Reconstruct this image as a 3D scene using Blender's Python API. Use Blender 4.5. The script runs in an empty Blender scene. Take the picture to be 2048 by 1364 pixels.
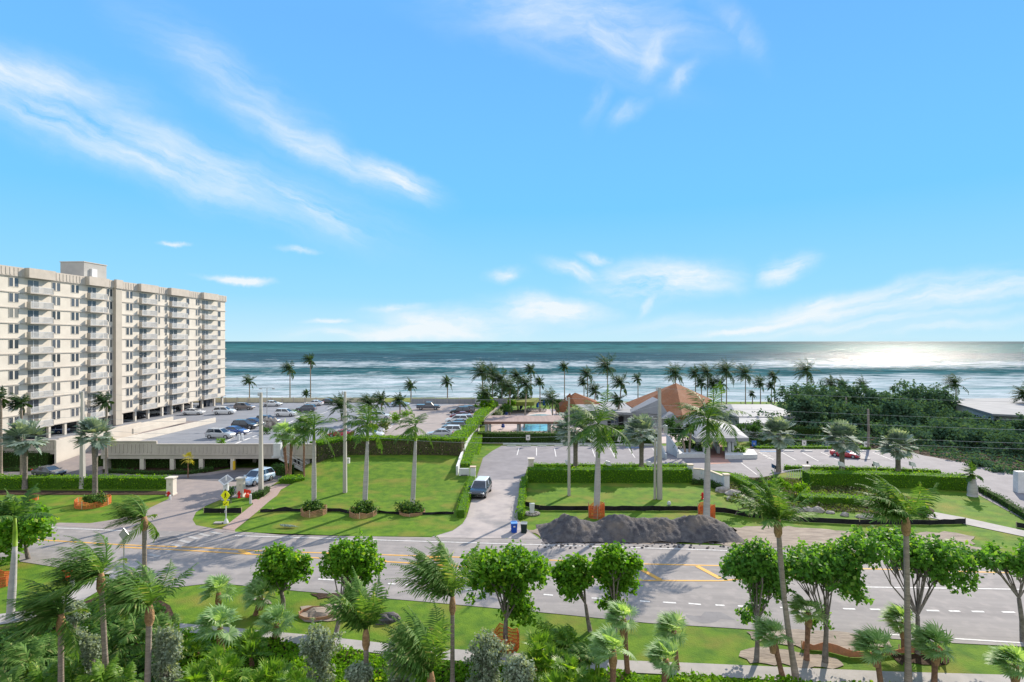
import bpy, math, random
import numpy as np
from mathutils import Vector, noise as mnoise
from mathutils.geometry import tessellate_polygon
SC=bpy.context.scene; COL=SC.collection
F=1150.0; CX=1024.0; CY=682.0; H=20.0
R=math.radians
def G(px,py,z=0.0):
    D=F*(H-z)/(py-CY); return ((px-CX)/F*D,D,z)
def At(px,py,D): return ((px-CX)/F*D,D,H-(py-CY)/F*D)
def mul(a,s): return (a[0]*s,a[1]*s,a[2]*s)
# ---------------------------------------------------------------- materials
def nt(m):
    m.use_nodes=True; t=m.node_tree; t.nodes.clear(); return t,t.nodes,t.links
def M(name,c1,c2=None,scale=1.0,rough=.8,metal=0.0,bump=0.0,bscale=None,detail=6,spec=.12,stretch=(1,1,1),lo=.35,hi=.65,c3=None,s3=.2,coat=0,rot=0):
    m=bpy.data.materials.new(name); t,n,l=nt(m)
    o=n.new('ShaderNodeOutputMaterial'); b=n.new('ShaderNodeBsdfPrincipled'); l.new(b.outputs[0],o.inputs[0])
    b.inputs['Roughness'].default_value=rough; b.inputs['Metallic'].default_value=metal
    b.inputs['Specular IOR Level'].default_value=spec
    if coat: b.inputs['Coat Weight'].default_value=coat; b.inputs['Coat Roughness'].default_value=.05
    b.inputs['Base Color'].default_value=(*c1,1)
    if c2 or bump:
        g=n.new('ShaderNodeNewGeometry'); mp=n.new('ShaderNodeMapping'); l.new(g.outputs['Position'],mp.inputs[0]); mp.inputs['Scale'].default_value=stretch
        if rot:
            m0=n.new('ShaderNodeMapping'); m0.inputs['Rotation'].default_value=(0,0,rot); l.new(g.outputs['Position'],m0.inputs[0]); l.new(m0.outputs[0],mp.inputs[0])
    if c2:
        x=n.new('ShaderNodeTexNoise'); x.inputs['Scale'].default_value=scale; x.inputs['Detail'].default_value=detail; x.inputs['Roughness'].default_value=.62; l.new(mp.outputs[0],x.inputs[0])
        mr=n.new('ShaderNodeMapRange'); mr.inputs[1].default_value=lo; mr.inputs[2].default_value=hi; l.new(x.outputs[0],mr.inputs[0])
        mx=n.new('ShaderNodeMix'); mx.data_type='RGBA'; mx.inputs[6].default_value=(*c1,1); mx.inputs[7].default_value=(*c2,1); l.new(mr.outputs[0],mx.inputs[0]); out=mx.outputs[2]
        if c3:
            y=n.new('ShaderNodeTexNoise'); y.inputs['Scale'].default_value=s3; y.inputs['Detail'].default_value=5; l.new(g.outputs['Position'],y.inputs[0])
            mr2=n.new('ShaderNodeMapRange'); mr2.inputs[1].default_value=.5; mr2.inputs[2].default_value=.72; l.new(y.outputs[0],mr2.inputs[0])
            m2=n.new('ShaderNodeMix'); m2.data_type='RGBA'; m2.inputs[7].default_value=(*c3,1); l.new(out,m2.inputs[6]); l.new(mr2.outputs[0],m2.inputs[0]); out=m2.outputs[2]
        l.new(out,b.inputs['Base Color'])
    if bump:
        z=n.new('ShaderNodeTexNoise'); z.inputs['Scale'].default_value=bscale or scale*4; z.inputs['Detail'].default_value=4; l.new(mp.outputs[0],z.inputs[0])
        bp=n.new('ShaderNodeBump'); bp.inputs['Strength'].default_value=bump; bp.inputs['Distance'].default_value=.1; l.new(z.outputs[0],bp.inputs['Height']); l.new(bp.outputs[0],b.inputs['Normal'])
    return m
def LEAF(name,c1,c2,c3=None,trans=.35,rough=.45,spec=.35):
    m=bpy.data.materials.new(name); t,n,l=nt(m)
    o=n.new('ShaderNodeOutputMaterial'); b=n.new('ShaderNodeBsdfPrincipled')
    g=n.new('ShaderNodeNewGeometry'); r=n.new('ShaderNodeValToRGB'); l.new(g.outputs['Random Per Island'],r.inputs[0])
    r.color_ramp.elements[0].color=(*c1,1); r.color_ramp.elements[1].color=(*c2,1)
    if c3:
        e=r.color_ramp.elements.new(.9); e.color=(*c2,1); r.color_ramp.elements[2].color=(*c3,1)
    l.new(r.outputs[0],b.inputs['Base Color']); b.inputs['Roughness'].default_value=rough; b.inputs['Specular IOR Level'].default_value=spec
    tr=n.new('ShaderNodeBsdfTranslucent')
    hs=n.new('ShaderNodeMix'); hs.data_type='RGBA'; hs.blend_type='MULTIPLY'; hs.inputs[0].default_value=1; l.new(r.outputs[0],hs.inputs[6]); hs.inputs[7].default_value=(2.0,1.9,.7,1)
    l.new(hs.outputs[2],tr.inputs[0])
    mx=n.new('ShaderNodeMixShader'); mx.inputs[0].default_value=trans; l.new(b.outputs[0],mx.inputs[1]); l.new(tr.outputs[0],mx.inputs[2]); l.new(mx.outputs[0],o.inputs[0])
    return m
# ---------------------------------------------------------------- mesh building
class MB:
    def __init__(s): s.v=[]; s.f=[]; s.q=[]
    def add(s,vs,fs):
        o=len(s.v); s.v+= [tuple(p) for p in vs]; s.f+=[tuple(i+o for i in f) for f in fs]; return s
    def box(s,cx,cy,cz,sx,sy,sz,rot=0.0,taper=1.0):
        ca,sa=math.cos(rot),math.sin(rot); vs=[]
        for k,zz in ((1,-sz/2),(taper,sz/2)):
            for a,b in ((-1,-1),(1,-1),(1,1),(-1,1)):
                x,y=a*sx/2*k,b*sy/2*k; vs.append((cx+x*ca-y*sa,cy+x*sa+y*ca,cz+zz))
        return s.add(vs,[(3,2,1,0),(4,5,6,7),(0,1,5,4),(1,2,6,5),(2,3,7,6),(3,0,4,7)])
    def seg(s,a,b,w,h,up=(0,0,1)):   # beam of width w and height h from a to b
        a=Vector(a);b=Vector(b);d=(b-a).normalized();u=Vector(up)
        if abs(d.dot(u))>.95: u=Vector((1,0,0))
        x=d.cross(u).normalized();y=x.cross(d).normalized(); vs=[]
        for p in (a,b):
            for i,j in ((-1,-1),(1,-1),(1,1),(-1,1)): vs.append(p+x*i*w/2+y*j*h/2)
        return s.add(vs,[(3,2,1,0),(4,5,6,7),(0,1,5,4),(1,2,6,5),(2,3,7,6),(3,0,4,7)])
    def prism(s,poly,z0,z1):
        n=len(poly); zz0=z0 if hasattr(z0,'__len__') else [z0]*n; zz1=z1 if hasattr(z1,'__len__') else [z1]*n
        vs=[(p[0],p[1],zz0[i]) for i,p in enumerate(poly)]+[(p[0],p[1],zz1[i]) for i,p in enumerate(poly)]
        tri=tessellate_polygon([[Vector((p[0],p[1],0)) for p in poly]])
        fs=[(i,(i+1)%n,n+(i+1)%n,n+i) for i in range(n)]+[tuple(n+k for k in t) for t in tri]+[tuple(reversed(t)) for t in tri]
        return s.add(vs,fs)
    def sheet(s,pts):
        tri=tessellate_polygon([[Vector((p[0],p[1],0)) for p in pts]]); return s.add(pts,[tuple(t) for t in tri])
    def tube(s,pts,rad,n=8,cap=True):
        pts=[Vector(p) for p in pts]; vs=[]; fs=[]; m=len(pts)
        if not hasattr(rad,'__len__'): rad=[rad]*m
        px=None
        for i,p in enumerate(pts):
            d=(pts[min(i+1,m-1)]-pts[max(i-1,0)]).normalized()
            u=Vector((0,1,0)) if abs(d.y)<.9 else Vector((1,0,0))
            x=d.cross(u).normalized(); y=d.cross(x).normalized()
            for k in range(n):
                a=2*math.pi*k/n; vs.append(p+(x*math.cos(a)+y*math.sin(a))*rad[i])
        for i in range(m-1):
            for k in range(n): fs.append((i*n+k,i*n+(k+1)%n,(i+1)*n+(k+1)%n,(i+1)*n+k))
        if cap: fs.append(tuple(range(n))); fs.append(tuple((m-1)*n+k for k in range(n)))
        return s.add(vs,fs)
    def ball(s,c,rx,ry,rz,nu=10,nv=7,jit=0,rng=None):
        vs=[];fs=[]
        for j in range(nv+1):
            th=math.pi*j/nv
            for i in range(nu):
                a=2*math.pi*i/nu; k=1+(rng.uniform(-jit,jit) if rng and 0<j<nv else 0)
                vs.append((c[0]+rx*k*math.sin(th)*math.cos(a),c[1]+ry*k*math.sin(th)*math.sin(a),c[2]+rz*k*math.cos(th)))
        for j in range(nv):
            for i in range(nu): fs.append((j*nu+i,j*nu+(i+1)%nu,(j+1)*nu+(i+1)%nu,(j+1)*nu+i))
        return s.add(vs,fs)
    def quads(s,arr): s.q.append(np.asarray(arr,dtype=np.float64).reshape(-1,4,3)); return s
def mk(name,mb,mat,parent=None,loc=(0,0,0),smooth=False):
    me=bpy.data.meshes.new(name)
    loc=np.array(loc,dtype=float)
    v=np.array(mb.v,dtype=float).reshape(-1,3); nf=len(mb.f)
    if mb.q:
        q=np.concatenate(mb.q); nq=len(q); V=np.concatenate([v,q.reshape(-1,3)]) if len(v) else q.reshape(-1,3)
        V=V-loc; base=len(v)
        ls=[len(f) for f in mb.f]; idx=[i for f in mb.f for i in f]
        idx=np.concatenate([np.array(idx,dtype=np.int32),np.arange(base,base+nq*4,dtype=np.int32)])
        tot=np.concatenate([np.array(ls,dtype=np.int32),np.full(nq,4,dtype=np.int32)])
        st=np.concatenate([[0],np.cumsum(tot)[:-1]]).astype(np.int32)
        me.vertices.add(len(V)); me.vertices.foreach_set('co',V.astype(np.float32).ravel())
        me.loops.add(len(idx)); me.loops.foreach_set('vertex_index',idx)
        me.polygons.add(len(tot)); me.polygons.foreach_set('loop_start',st)
        me.update(calc_edges=True)
    else:
        me.from_pydata((v-loc).tolist(),[],mb.f)
    if smooth: me.polygons.foreach_set('use_smooth',[True]*len(me.polygons))
    me.materials.append(mat); me.update()
    o=bpy.data.objects.new(name,me); COL.objects.link(o)
    if parent: o.parent=parent
    return o
class Thing:
    def __init__(s,name,label,cat,loc,group=None,local=False,rz=0):
        s.o=bpy.data.objects.new(name,None); COL.objects.link(s.o); s.o.empty_display_size=.3
        s.o.location=loc; s.o.rotation_euler=(0,0,rz); s.loc=(0,0,0) if local else loc
        s.o['label']=label; s.o['category']=cat
        if group: s.o['group']=group
    def part(s,name,mb,mat,parent=None,smooth=False): return mk(name,mb,mat,parent or s.o,s.loc,smooth)
def one(name,label,cat,mb,mat,loc=(0,0,0),group=None,smooth=False,kind=None):
    o=mk(name,mb,mat,None,loc,smooth); o.location=loc; o['label']=label; o['category']=cat
    if group: o['group']=group
    if kind: o['kind']=kind
    return o
def st(name,mb,mat,smooth=False):
    o=mk(name,mb,mat,None,(0,0,0),smooth); o['kind']='structure'; return o
def gp(pts,z=0.0): return [G(x,y,z) for x,y in pts]
def sheet(name,pts,z,mat): return st(name,MB().sheet([(p[0],p[1],z) for p in gp(pts,0)]),mat)
def lerp(tab,x):
    if x<=tab[0][0]: return tab[0][1]
    for (a,b),(c,d) in zip(tab,tab[1:]):
        if x<=c: return b+(d-b)*(x-a)/(c-a)
    return tab[-1][1]
def norm(a): return a/np.maximum(np.linalg.norm(a,axis=-1,keepdims=True),1e-9)
def ribbon(mb,pts,w,z):   # painted line of width w along world points
    P=[Vector((p[0],p[1],0)) for p in pts]; L=[];Rr=[]
    for i,p in enumerate(P):
        d=(P[min(i+1,len(P)-1)]-P[max(i-1,0)]).normalized(); nn=Vector((-d.y,d.x,0))
        L.append(p+nn*w/2); Rr.append(p-nn*w/2)
    n=len(P); vs=[(p.x,p.y,z) for p in L]+[(p.x,p.y,z) for p in Rr]
    mb.add(vs,[(i,i+1,n+i+1,n+i) for i in range(n-1)])
# ---------------------------------------------------------------- camera, world, sun
cam=bpy.data.cameras.new('camera'); co=bpy.data.objects.new('camera',cam); COL.objects.link(co)
cam.sensor_width=36; cam.lens=F/2048*36; cam.clip_end=60000; cam.clip_start=.5
co.location=(0,0,H); co.rotation_euler=(R(90),0,0); SC.camera=co
SUN_AZ=R(33.5); SUN_EL=R(30)
sl=bpy.data.lights.new('sun','SUN'); sl.energy=4.1; sl.angle=R(.5); sl.color=(1,.90,.76)
so=bpy.data.objects.new('sun',sl); COL.objects.link(so)
sd=Vector((math.sin(SUN_AZ)*math.cos(SUN_EL),math.cos(SUN_AZ)*math.cos(SUN_EL),math.sin(SUN_EL)))
so.rotation_euler=(sd).to_track_quat('Z','Y').to_euler(); so.location=(60,100,80)
w=bpy.data.worlds.new('World'); SC.world=w; w.use_nodes=True
t=w.node_tree; n=t.nodes; l=t.links; n.clear()
wo=n.new('ShaderNodeOutputWorld'); bg=n.new('ShaderNodeBackground'); l.new(bg.outputs[0],wo.inputs[0])
sky=n.new('ShaderNodeTexSky'); sky.sky_type='NISHITA'; sky.sun_disc=False; sky.sun_elevation=SUN_EL; sky.sun_rotation=SUN_AZ; sky.altitude=0; sky.air_density=1.0; sky.dust_density=.0; sky.ozone_density=2.5
bg.inputs[1].default_value=.15
def math_(op,a,b=None,c=None,clamp=False):
    x=n.new('ShaderNodeMath'); x.operation=op; x.use_clamp=clamp
    for i,k in enumerate((a,b,c)):
        if k is None: continue
        if isinstance(k,(int,float)): x.inputs[i].default_value=k
        else: l.new(k,x.inputs[i])
    return x.outputs[0]
tc=n.new('ShaderNodeTexCoord'); sp=n.new('ShaderNodeSeparateXYZ'); l.new(tc.outputs['Generated'],sp.inputs[0])
ay=math_('MAXIMUM',math_('ABSOLUTE',sp.outputs[1]),.05)
u=math_('DIVIDE',sp.outputs[0],ay); v=math_('DIVIDE',sp.outputs[2],ay)
uv=n.new('ShaderNodeCombineXYZ'); l.new(u,uv.inputs[0]); l.new(v,uv.inputs[1])
# colour grade of the clear sky by elevation
rampc=n.new('ShaderNodeValToRGB'); l.new(math_('MULTIPLY',sp.outputs[2],1.6,clamp=True),rampc.inputs[0])
SKYTINT=[(0,(1.1,1.3,1.4)),(.10,(.9,1.3,1.6)),(.30,(.8,1.4,1.8)),(.85,(.8,1.4,2.1))]
rr=rampc.color_ramp
for k,(p,c) in enumerate(SKYTINT):
    e=rr.elements[k] if k<2 else rr.elements.new(p)
    e.position=p; e.color=(*c,1)
tint=n.new('ShaderNodeMix'); tint.data_type='RGBA'; tint.blend_type='MULTIPLY'; tint.inputs[0].default_value=1
l.new(sky.outputs[0],tint.inputs[6]); l.new(rampc.outputs[0],tint.inputs[7])
cap=n.new('ShaderNodeMix'); cap.data_type='RGBA'; cap.blend_type='DARKEN'; cap.inputs[0].default_value=1
capr=n.new('ShaderNodeValToRGB'); l.new(math_('MULTIPLY',sp.outputs[2],1.6,clamp=True),capr.inputs[0])
for k,(p,c) in enumerate([(0,(2.15,3.15,3.6)),(.12,(1.25,2.72,3.85)),(.35,(.72,2.27,3.95)),(.75,(.62,1.84,3.95))]):
    e=capr.color_ramp.elements[k] if k<2 else capr.color_ramp.elements.new(p); e.position=p; e.color=(*c,1)
l.new(tint.outputs[2],cap.inputs[6]); l.new(capr.outputs[0],cap.inputs[7])
# warp
wn=n.new('ShaderNodeTexNoise'); wn.inputs['Scale'].default_value=6; wn.inputs['Detail'].default_value=7; wn.inputs['Roughness'].default_value=.6; l.new(uv.outputs[0],wn.inputs[0])
ws=n.new('ShaderNodeVectorMath'); ws.operation='SUBTRACT'; l.new(wn.outputs[1],ws.inputs[0]); ws.inputs[1].default_value=(.5,.5,.5)
wm=n.new('ShaderNodeVectorMath'); wm.operation='MULTIPLY'; l.new(ws.outputs[0],wm.inputs[0]); wm.inputs[1].default_value=(.115,.06,0)
wv=n.new('ShaderNodeVectorMath'); wv.operation='ADD'; l.new(uv.outputs[0],wv.inputs[0]); l.new(wm.outputs[0],wv.inputs[1])
CLOUDS=[(340,315,520,80,-20,.75),(300,285,340,34,-25,.7),(560,372,150,26,-12,.35),(650,430,110,24,-30,.95),(20,150,320,75,-14,.8),(80,215,300,60,-20,.75),
(640,300,230,36,-30,.7),(770,355,140,38,-24,.95),(470,170,320,70,-36,.42),(820,375,60,30,-30,.45),
(1150,30,330,95,-8,.6),(1230,70,160,70,-20,.6),(1320,100,90,34,62,.45),(1262,218,60,26,35,.45),(1120,90,300,45,-20,.25),(1365,150,60,24,35,.4),(1460,50,130,40,-50,.25),(1200,190,80,30,70,.25),
(1325,562,175,48,4,1.5),(1575,536,80,28,14,1.4),(1095,618,140,40,-4,1.5),(1008,546,46,18,6,1.0),(1150,540,80,18,-14,.9),(1200,522,50,12,-12,.9),
(920,645,190,38,-4,1.2),(860,664,300,26,2,1.2),(690,668,130,12,2,1.0),(470,552,74,9,-4,1.2),(588,501,52,8,-2,1.1),(350,484,36,6,-3,.9),(800,612,80,10,6,.8),(660,645,50,7,3,.9),(1300,610,40,14,60,.5),
(1760,600,460,34,10,1.0),(1950,585,280,36,9,1.0),(1640,605,110,16,12,.6),(1480,660,150,9,11,1.1),(1760,642,420,18,6,.6),(1500,640,420,22,4,.45),(1900,655,260,14,5,.6)]
fields=[]
for ang,sx,sy,sc in ((-24,1.0,6.5,3.0),(0,1.0,3.4,5.0),(9,1.0,8.0,2.6),(60,1.0,2.6,6.0)):
    mp=n.new('ShaderNodeMapping'); mp.vector_type='POINT'; l.new(wv.outputs[0],mp.inputs[0])
    m0=n.new('ShaderNodeMapping'); l.new(wv.outputs[0],m0.inputs[0]); m0.inputs['Rotation'].default_value=(0,0,R(-ang))
    mp.inputs['Scale'].default_value=(sx,sy,1); l.new(m0.outputs[0],mp.inputs[0])
    nz=n.new('ShaderNodeTexNoise'); nz.inputs['Scale'].default_value=sc; nz.inputs['Detail'].default_value=7; nz.inputs['Roughness'].default_value=.62; l.new(mp.outputs[0],nz.inputs[0]); fields.append(math_('SUBTRACT',nz.outputs[0],.32,clamp=True))
tot=None
for i,(cx,cy,L,W,ang,s) in enumerate(CLOUDS):
    mp=n.new('ShaderNodeMapping'); mp.vector_type='TEXTURE'; l.new(wv.outputs[0],mp.inputs[0])
    mp.inputs['Location'].default_value=((cx-CX)/F,(CY-cy)/F,0); mp.inputs['Rotation'].default_value=(0,0,R(ang)); mp.inputs['Scale'].default_value=(L/F,W/F,1)
    ln=n.new('ShaderNodeVectorMath'); ln.operation='LENGTH'; l.new(mp.outputs[0],ln.inputs[0])
    a=math_('SUBTRACT',1.3,ln.outputs['Value'],clamp=True); a=math_('MULTIPLY',a,a)
    f=fields[0] if -41<ang<-9 else fields[3] if abs(ang)>30 else fields[2] if cx>1400 and ang>3.5 else fields[1]
    c=math_('MULTIPLY',a,math_('MULTIPLY',f,3.3*s))
    tot=c if tot is None else math_('MAXIMUM',tot,c) if i%3 else math_('ADD',tot,c)
cl=math_('MINIMUM',tot,.93,clamp=True)
front=math_('GREATER_THAN',sp.outputs[2],0.0)
cmix=n.new('ShaderNodeMix'); cmix.data_type='RGBA'; l.new(math_('MULTIPLY',cl,front),cmix.inputs[0]); l.new(cap.outputs[2],cmix.inputs[6]); cmix.inputs[7].default_value=(3.25,3.5,3.65,1)
# unseen white sky added behind the viewpoint and overhead to lift shadow fill
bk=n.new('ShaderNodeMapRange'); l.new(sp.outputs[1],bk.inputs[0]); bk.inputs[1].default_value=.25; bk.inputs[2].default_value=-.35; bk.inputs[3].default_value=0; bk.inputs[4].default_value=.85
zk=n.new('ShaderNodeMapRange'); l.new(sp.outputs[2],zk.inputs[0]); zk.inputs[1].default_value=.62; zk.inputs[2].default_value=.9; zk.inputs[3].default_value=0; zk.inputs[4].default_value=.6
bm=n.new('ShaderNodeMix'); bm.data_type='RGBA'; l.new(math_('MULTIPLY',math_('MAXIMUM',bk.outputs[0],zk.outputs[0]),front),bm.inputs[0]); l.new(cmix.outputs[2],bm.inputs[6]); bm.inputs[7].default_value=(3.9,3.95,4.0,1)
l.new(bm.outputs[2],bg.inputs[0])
SC.view_settings.view_transform='Standard'; SC.view_settings.look='None'; SC.view_settings.gamma=1; SC.view_settings.exposure=.86
SC.cycles.max_bounces=6; SC.cycles.diffuse_bounces=3; SC.cycles.glossy_bounces=2; SC.cycles.transparent_max_bounces=4; SC.cycles.transmission_bounces=3
SC.cycles.use_denoising=True; SC.cycles.caustics_reflective=False; SC.cycles.caustics_refractive=False; SC.cycles.sample_clamp_indirect=6
# ---------------------------------------------------------------- material set
grass=M('grass_lawn',(.125,.215,.018),(.06,.135,.015),scale=.8,detail=11,rough=.9,bump=.5,bscale=9,c3=(.19,.185,.035),s3=.28,spec=.1)
asph=M('road_asphalt',(.30,.277,.265),(.225,.21,.204),scale=.5,detail=12,rough=.85,bump=.15,bscale=30,c3=(.33,.30,.285),s3=.9,stretch=(.03,1.5,1),spec=.1,rot=R(5.5))
lotm=M('lot_asphalt',(.25,.235,.245),(.19,.178,.19),scale=.4,rough=.85,bump=.12,bscale=30,spec=.2)
paver=M('drive_pavers',(.30,.255,.235),(.235,.205,.2),scale=.6,rough=.85,bump=.2,bscale=14,spec=.2)
walkm=M('walk_concrete',(.37,.345,.33),(.30,.285,.275),scale=.8,rough=.85,bump=.1,bscale=20,spec=.2)
brickm=M('path_brick',(.38,.28,.245),(.31,.23,.21),scale=6,rough=.85,bump=.3,bscale=30,spec=.2)
sandm=M('bare_sand',(.36,.30,.245),(.22,.18,.15),scale=.9,rough=.95,bump=.7,bscale=3,stretch=(.5,1.6,1))
mulch=M('mulch_soil',(.07,.045,.03),(.035,.022,.015),scale=3,rough=.95,bump=.8,bscale=8)
deckm=M('deck_concrete',(.235,.245,.27),(.19,.20,.225),scale=.3,rough=.8,bump=.05,spec=.25)
tanm=M('tan_paving',(.33,.285,.265),(.27,.235,.22),scale=.5,rough=.85,spec=.2)
whitem=M('white_paint',(.66,.67,.68),(.55,.56,.57),scale=1.5,rough=.6)
wornm=M('worn_line_paint',(.42,.41,.40),(.30,.29,.28),scale=2.5,rough=.8)
linem=M('line_paint',(.74,.73,.71),(.52,.5,.48),scale=4,rough=.7)
yelm=M('yellow_paint',(.72,.38,.05),(.58,.34,.12),scale=2.5,rough=.7)
stucco=M('cream_stucco',(.66,.61,.535),(.58,.53,.465),scale=.4,rough=.85,bump=.1,bscale=20)
band=M('beige_band',(.54,.48,.42),(.46,.41,.36),scale=1,rough=.85)
beigew=M('beige_wall',(.52,.47,.42),(.44,.40,.36),scale=.5,rough=.85,bump=.1,bscale=12)
greyc=M('grey_concrete',(.42,.41,.39),(.32,.31,.30),scale=1.2,rough=.85,bump=.1,bscale=15)
polem=M('pole_concrete',(.47,.445,.41),(.38,.36,.33),scale=1.5,rough=.85,bump=.1,bscale=15,stretch=(1,1,.2))
pane_m=M('pane_glass',(.05,.06,.075),rough=.15,spec=.8)
t=pane_m.node_tree; oi=t.nodes.new('ShaderNodeObjectInfo'); rp=t.nodes.new('ShaderNodeValToRGB'); t.links.new(oi.outputs['Random'],rp.inputs[0]); rp.color_ramp.interpolation='CONSTANT'
for k,(p,c) in enumerate([(0,(.04,.05,.065)),(.35,(.08,.09,.11)),(.6,(.12,.125,.13)),(.8,(.2,.19,.17)),(.92,(.03,.035,.04))]):
    e=rp.color_ramp.elements[k] if k<2 else rp.color_ramp.elements.new(p); e.position=p; e.color=(*c,1)
t.links.new(rp.outputs[0],[q for q in t.nodes if q.type=='BSDF_PRINCIPLED'][0].inputs['Base Color'])
glass=M('window_glass',(.045,.055,.075),(.10,.12,.16),scale=.9,rough=.12,spec=.9,detail=2)
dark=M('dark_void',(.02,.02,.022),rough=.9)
black=M('silt_fabric',(.012,.013,.016),(.022,.022,.026),scale=2,rough=.65,bump=.6,bscale=1.5,stretch=(1,1,.2))
faded2=M('sun_faded_orange_mesh',(.58,.25,.13),(.42,.20,.12),scale=5,rough=.85)
faded=M('faded_mesh',(.50,.27,.17),(.36,.22,.13),scale=6,rough=.85)
orange=M('orange_mesh',(.75,.20,.06),(.55,.16,.06),scale=6,rough=.8)
redm=M('red_paint',(.6,.03,.03),rough=.4)
steel=M('grey_steel',(.45,.46,.47),rough=.4,metal=.6)
blackm=M('black_plastic',(.015,.015,.017),rough=.5)
bluef=M('blue_fabric',(.02,.09,.42),(.015,.06,.30),scale=3,rough=.8)
bluebin=M('blue_plastic',(.02,.08,.42),rough=.45); darkbin=M('dark_green_plastic',(.02,.035,.035),rough=.45)
yelsign=M('sign_yellow',(.80,.82,.02),rough=.4); tealm=M('teal_letters',(.30,.52,.56),rough=.6)
wood=M('stake_wood',(.55,.45,.30),(.4,.32,.22),scale=5,rough=.8)
trunkg=M('royal_trunk',(.46,.44,.42),(.36,.345,.33),scale=2.5,rough=.85,bump=.15,bscale=6,stretch=(.3,.3,2.5))
trunkb=M('coconut_trunk',(.34,.28,.23),(.22,.18,.15),scale=3,rough=.9,bump=.6,bscale=5,stretch=(.4,.4,4))
trunkr=M('sabal_trunk',(.30,.17,.11),(.16,.09,.06),scale=4,rough=.9,bump=.7,bscale=8)
bark=M('grey_bark',(.24,.21,.18),(.13,.11,.095),scale=4,rough=.9,bump=.5,bscale=8)
crownsh=M('green_shaft',(.24,.36,.03),(.15,.27,.03),scale=2,rough=.4)
boot=M('brown_boots',(.42,.26,.13),(.26,.15,.08),scale=6,rough=.9,bump=.8,bscale=12)
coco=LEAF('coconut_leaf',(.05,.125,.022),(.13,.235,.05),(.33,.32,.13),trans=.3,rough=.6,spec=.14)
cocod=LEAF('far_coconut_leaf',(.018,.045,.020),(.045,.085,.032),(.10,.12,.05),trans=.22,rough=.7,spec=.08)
royal=LEAF('royal_leaf',(.03,.085,.02),(.085,.17,.03),(.2,.26,.06),trans=.28,rough=.6,spec=.15)
silver=LEAF('silver_palm_leaf',(.12,.18,.15),(.26,.33,.285),(.38,.43,.34),trans=.2,rough=.7,spec=.1)
sabal=LEAF('sabal_leaf',(.14,.26,.09),(.30,.44,.21),(.50,.55,.33),trans=.4,rough=.55,spec=.2)
palmetto=LEAF('palmetto_leaf',(.065,.16,.012),(.16,.29,.03),(.38,.44,.10),trans=.42,spec=.25)
grape=LEAF('sea_grape_leaf',(.06,.175,.012),(.135,.29,.018),(.27,.36,.04),trans=.42,rough=.55,spec=.2)
grapedk=LEAF('dark_grape_leaf',(.055,.155,.025),(.12,.27,.04),(.24,.34,.07),trans=.4,rough=.55,spec=.2)
woodl=LEAF('woodland_leaf',(.045,.095,.065),(.08,.15,.09),(.13,.20,.11),trans=.2,rough=.9,spec=.0)  # bluish haze over the wood is put into the leaf colour
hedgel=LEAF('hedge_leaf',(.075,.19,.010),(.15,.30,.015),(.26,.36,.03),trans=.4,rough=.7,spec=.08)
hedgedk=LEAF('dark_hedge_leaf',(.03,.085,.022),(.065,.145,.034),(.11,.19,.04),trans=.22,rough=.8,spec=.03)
hedgegap=LEAF('leggy_hedge_leaf',(.06,.10,.03),(.12,.17,.035),(.4,.38,.25),trans=.25,rough=.8,spec=.05)
silvb=LEAF('silver_buttonwood_leaf',(.15,.20,.14),(.30,.36,.27),(.42,.46,.36),trans=.25,rough=.8)
yleaf=LEAF('yellow_leaf',(.28,.26,.03),(.42,.36,.05),None,trans=.35)
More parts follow.
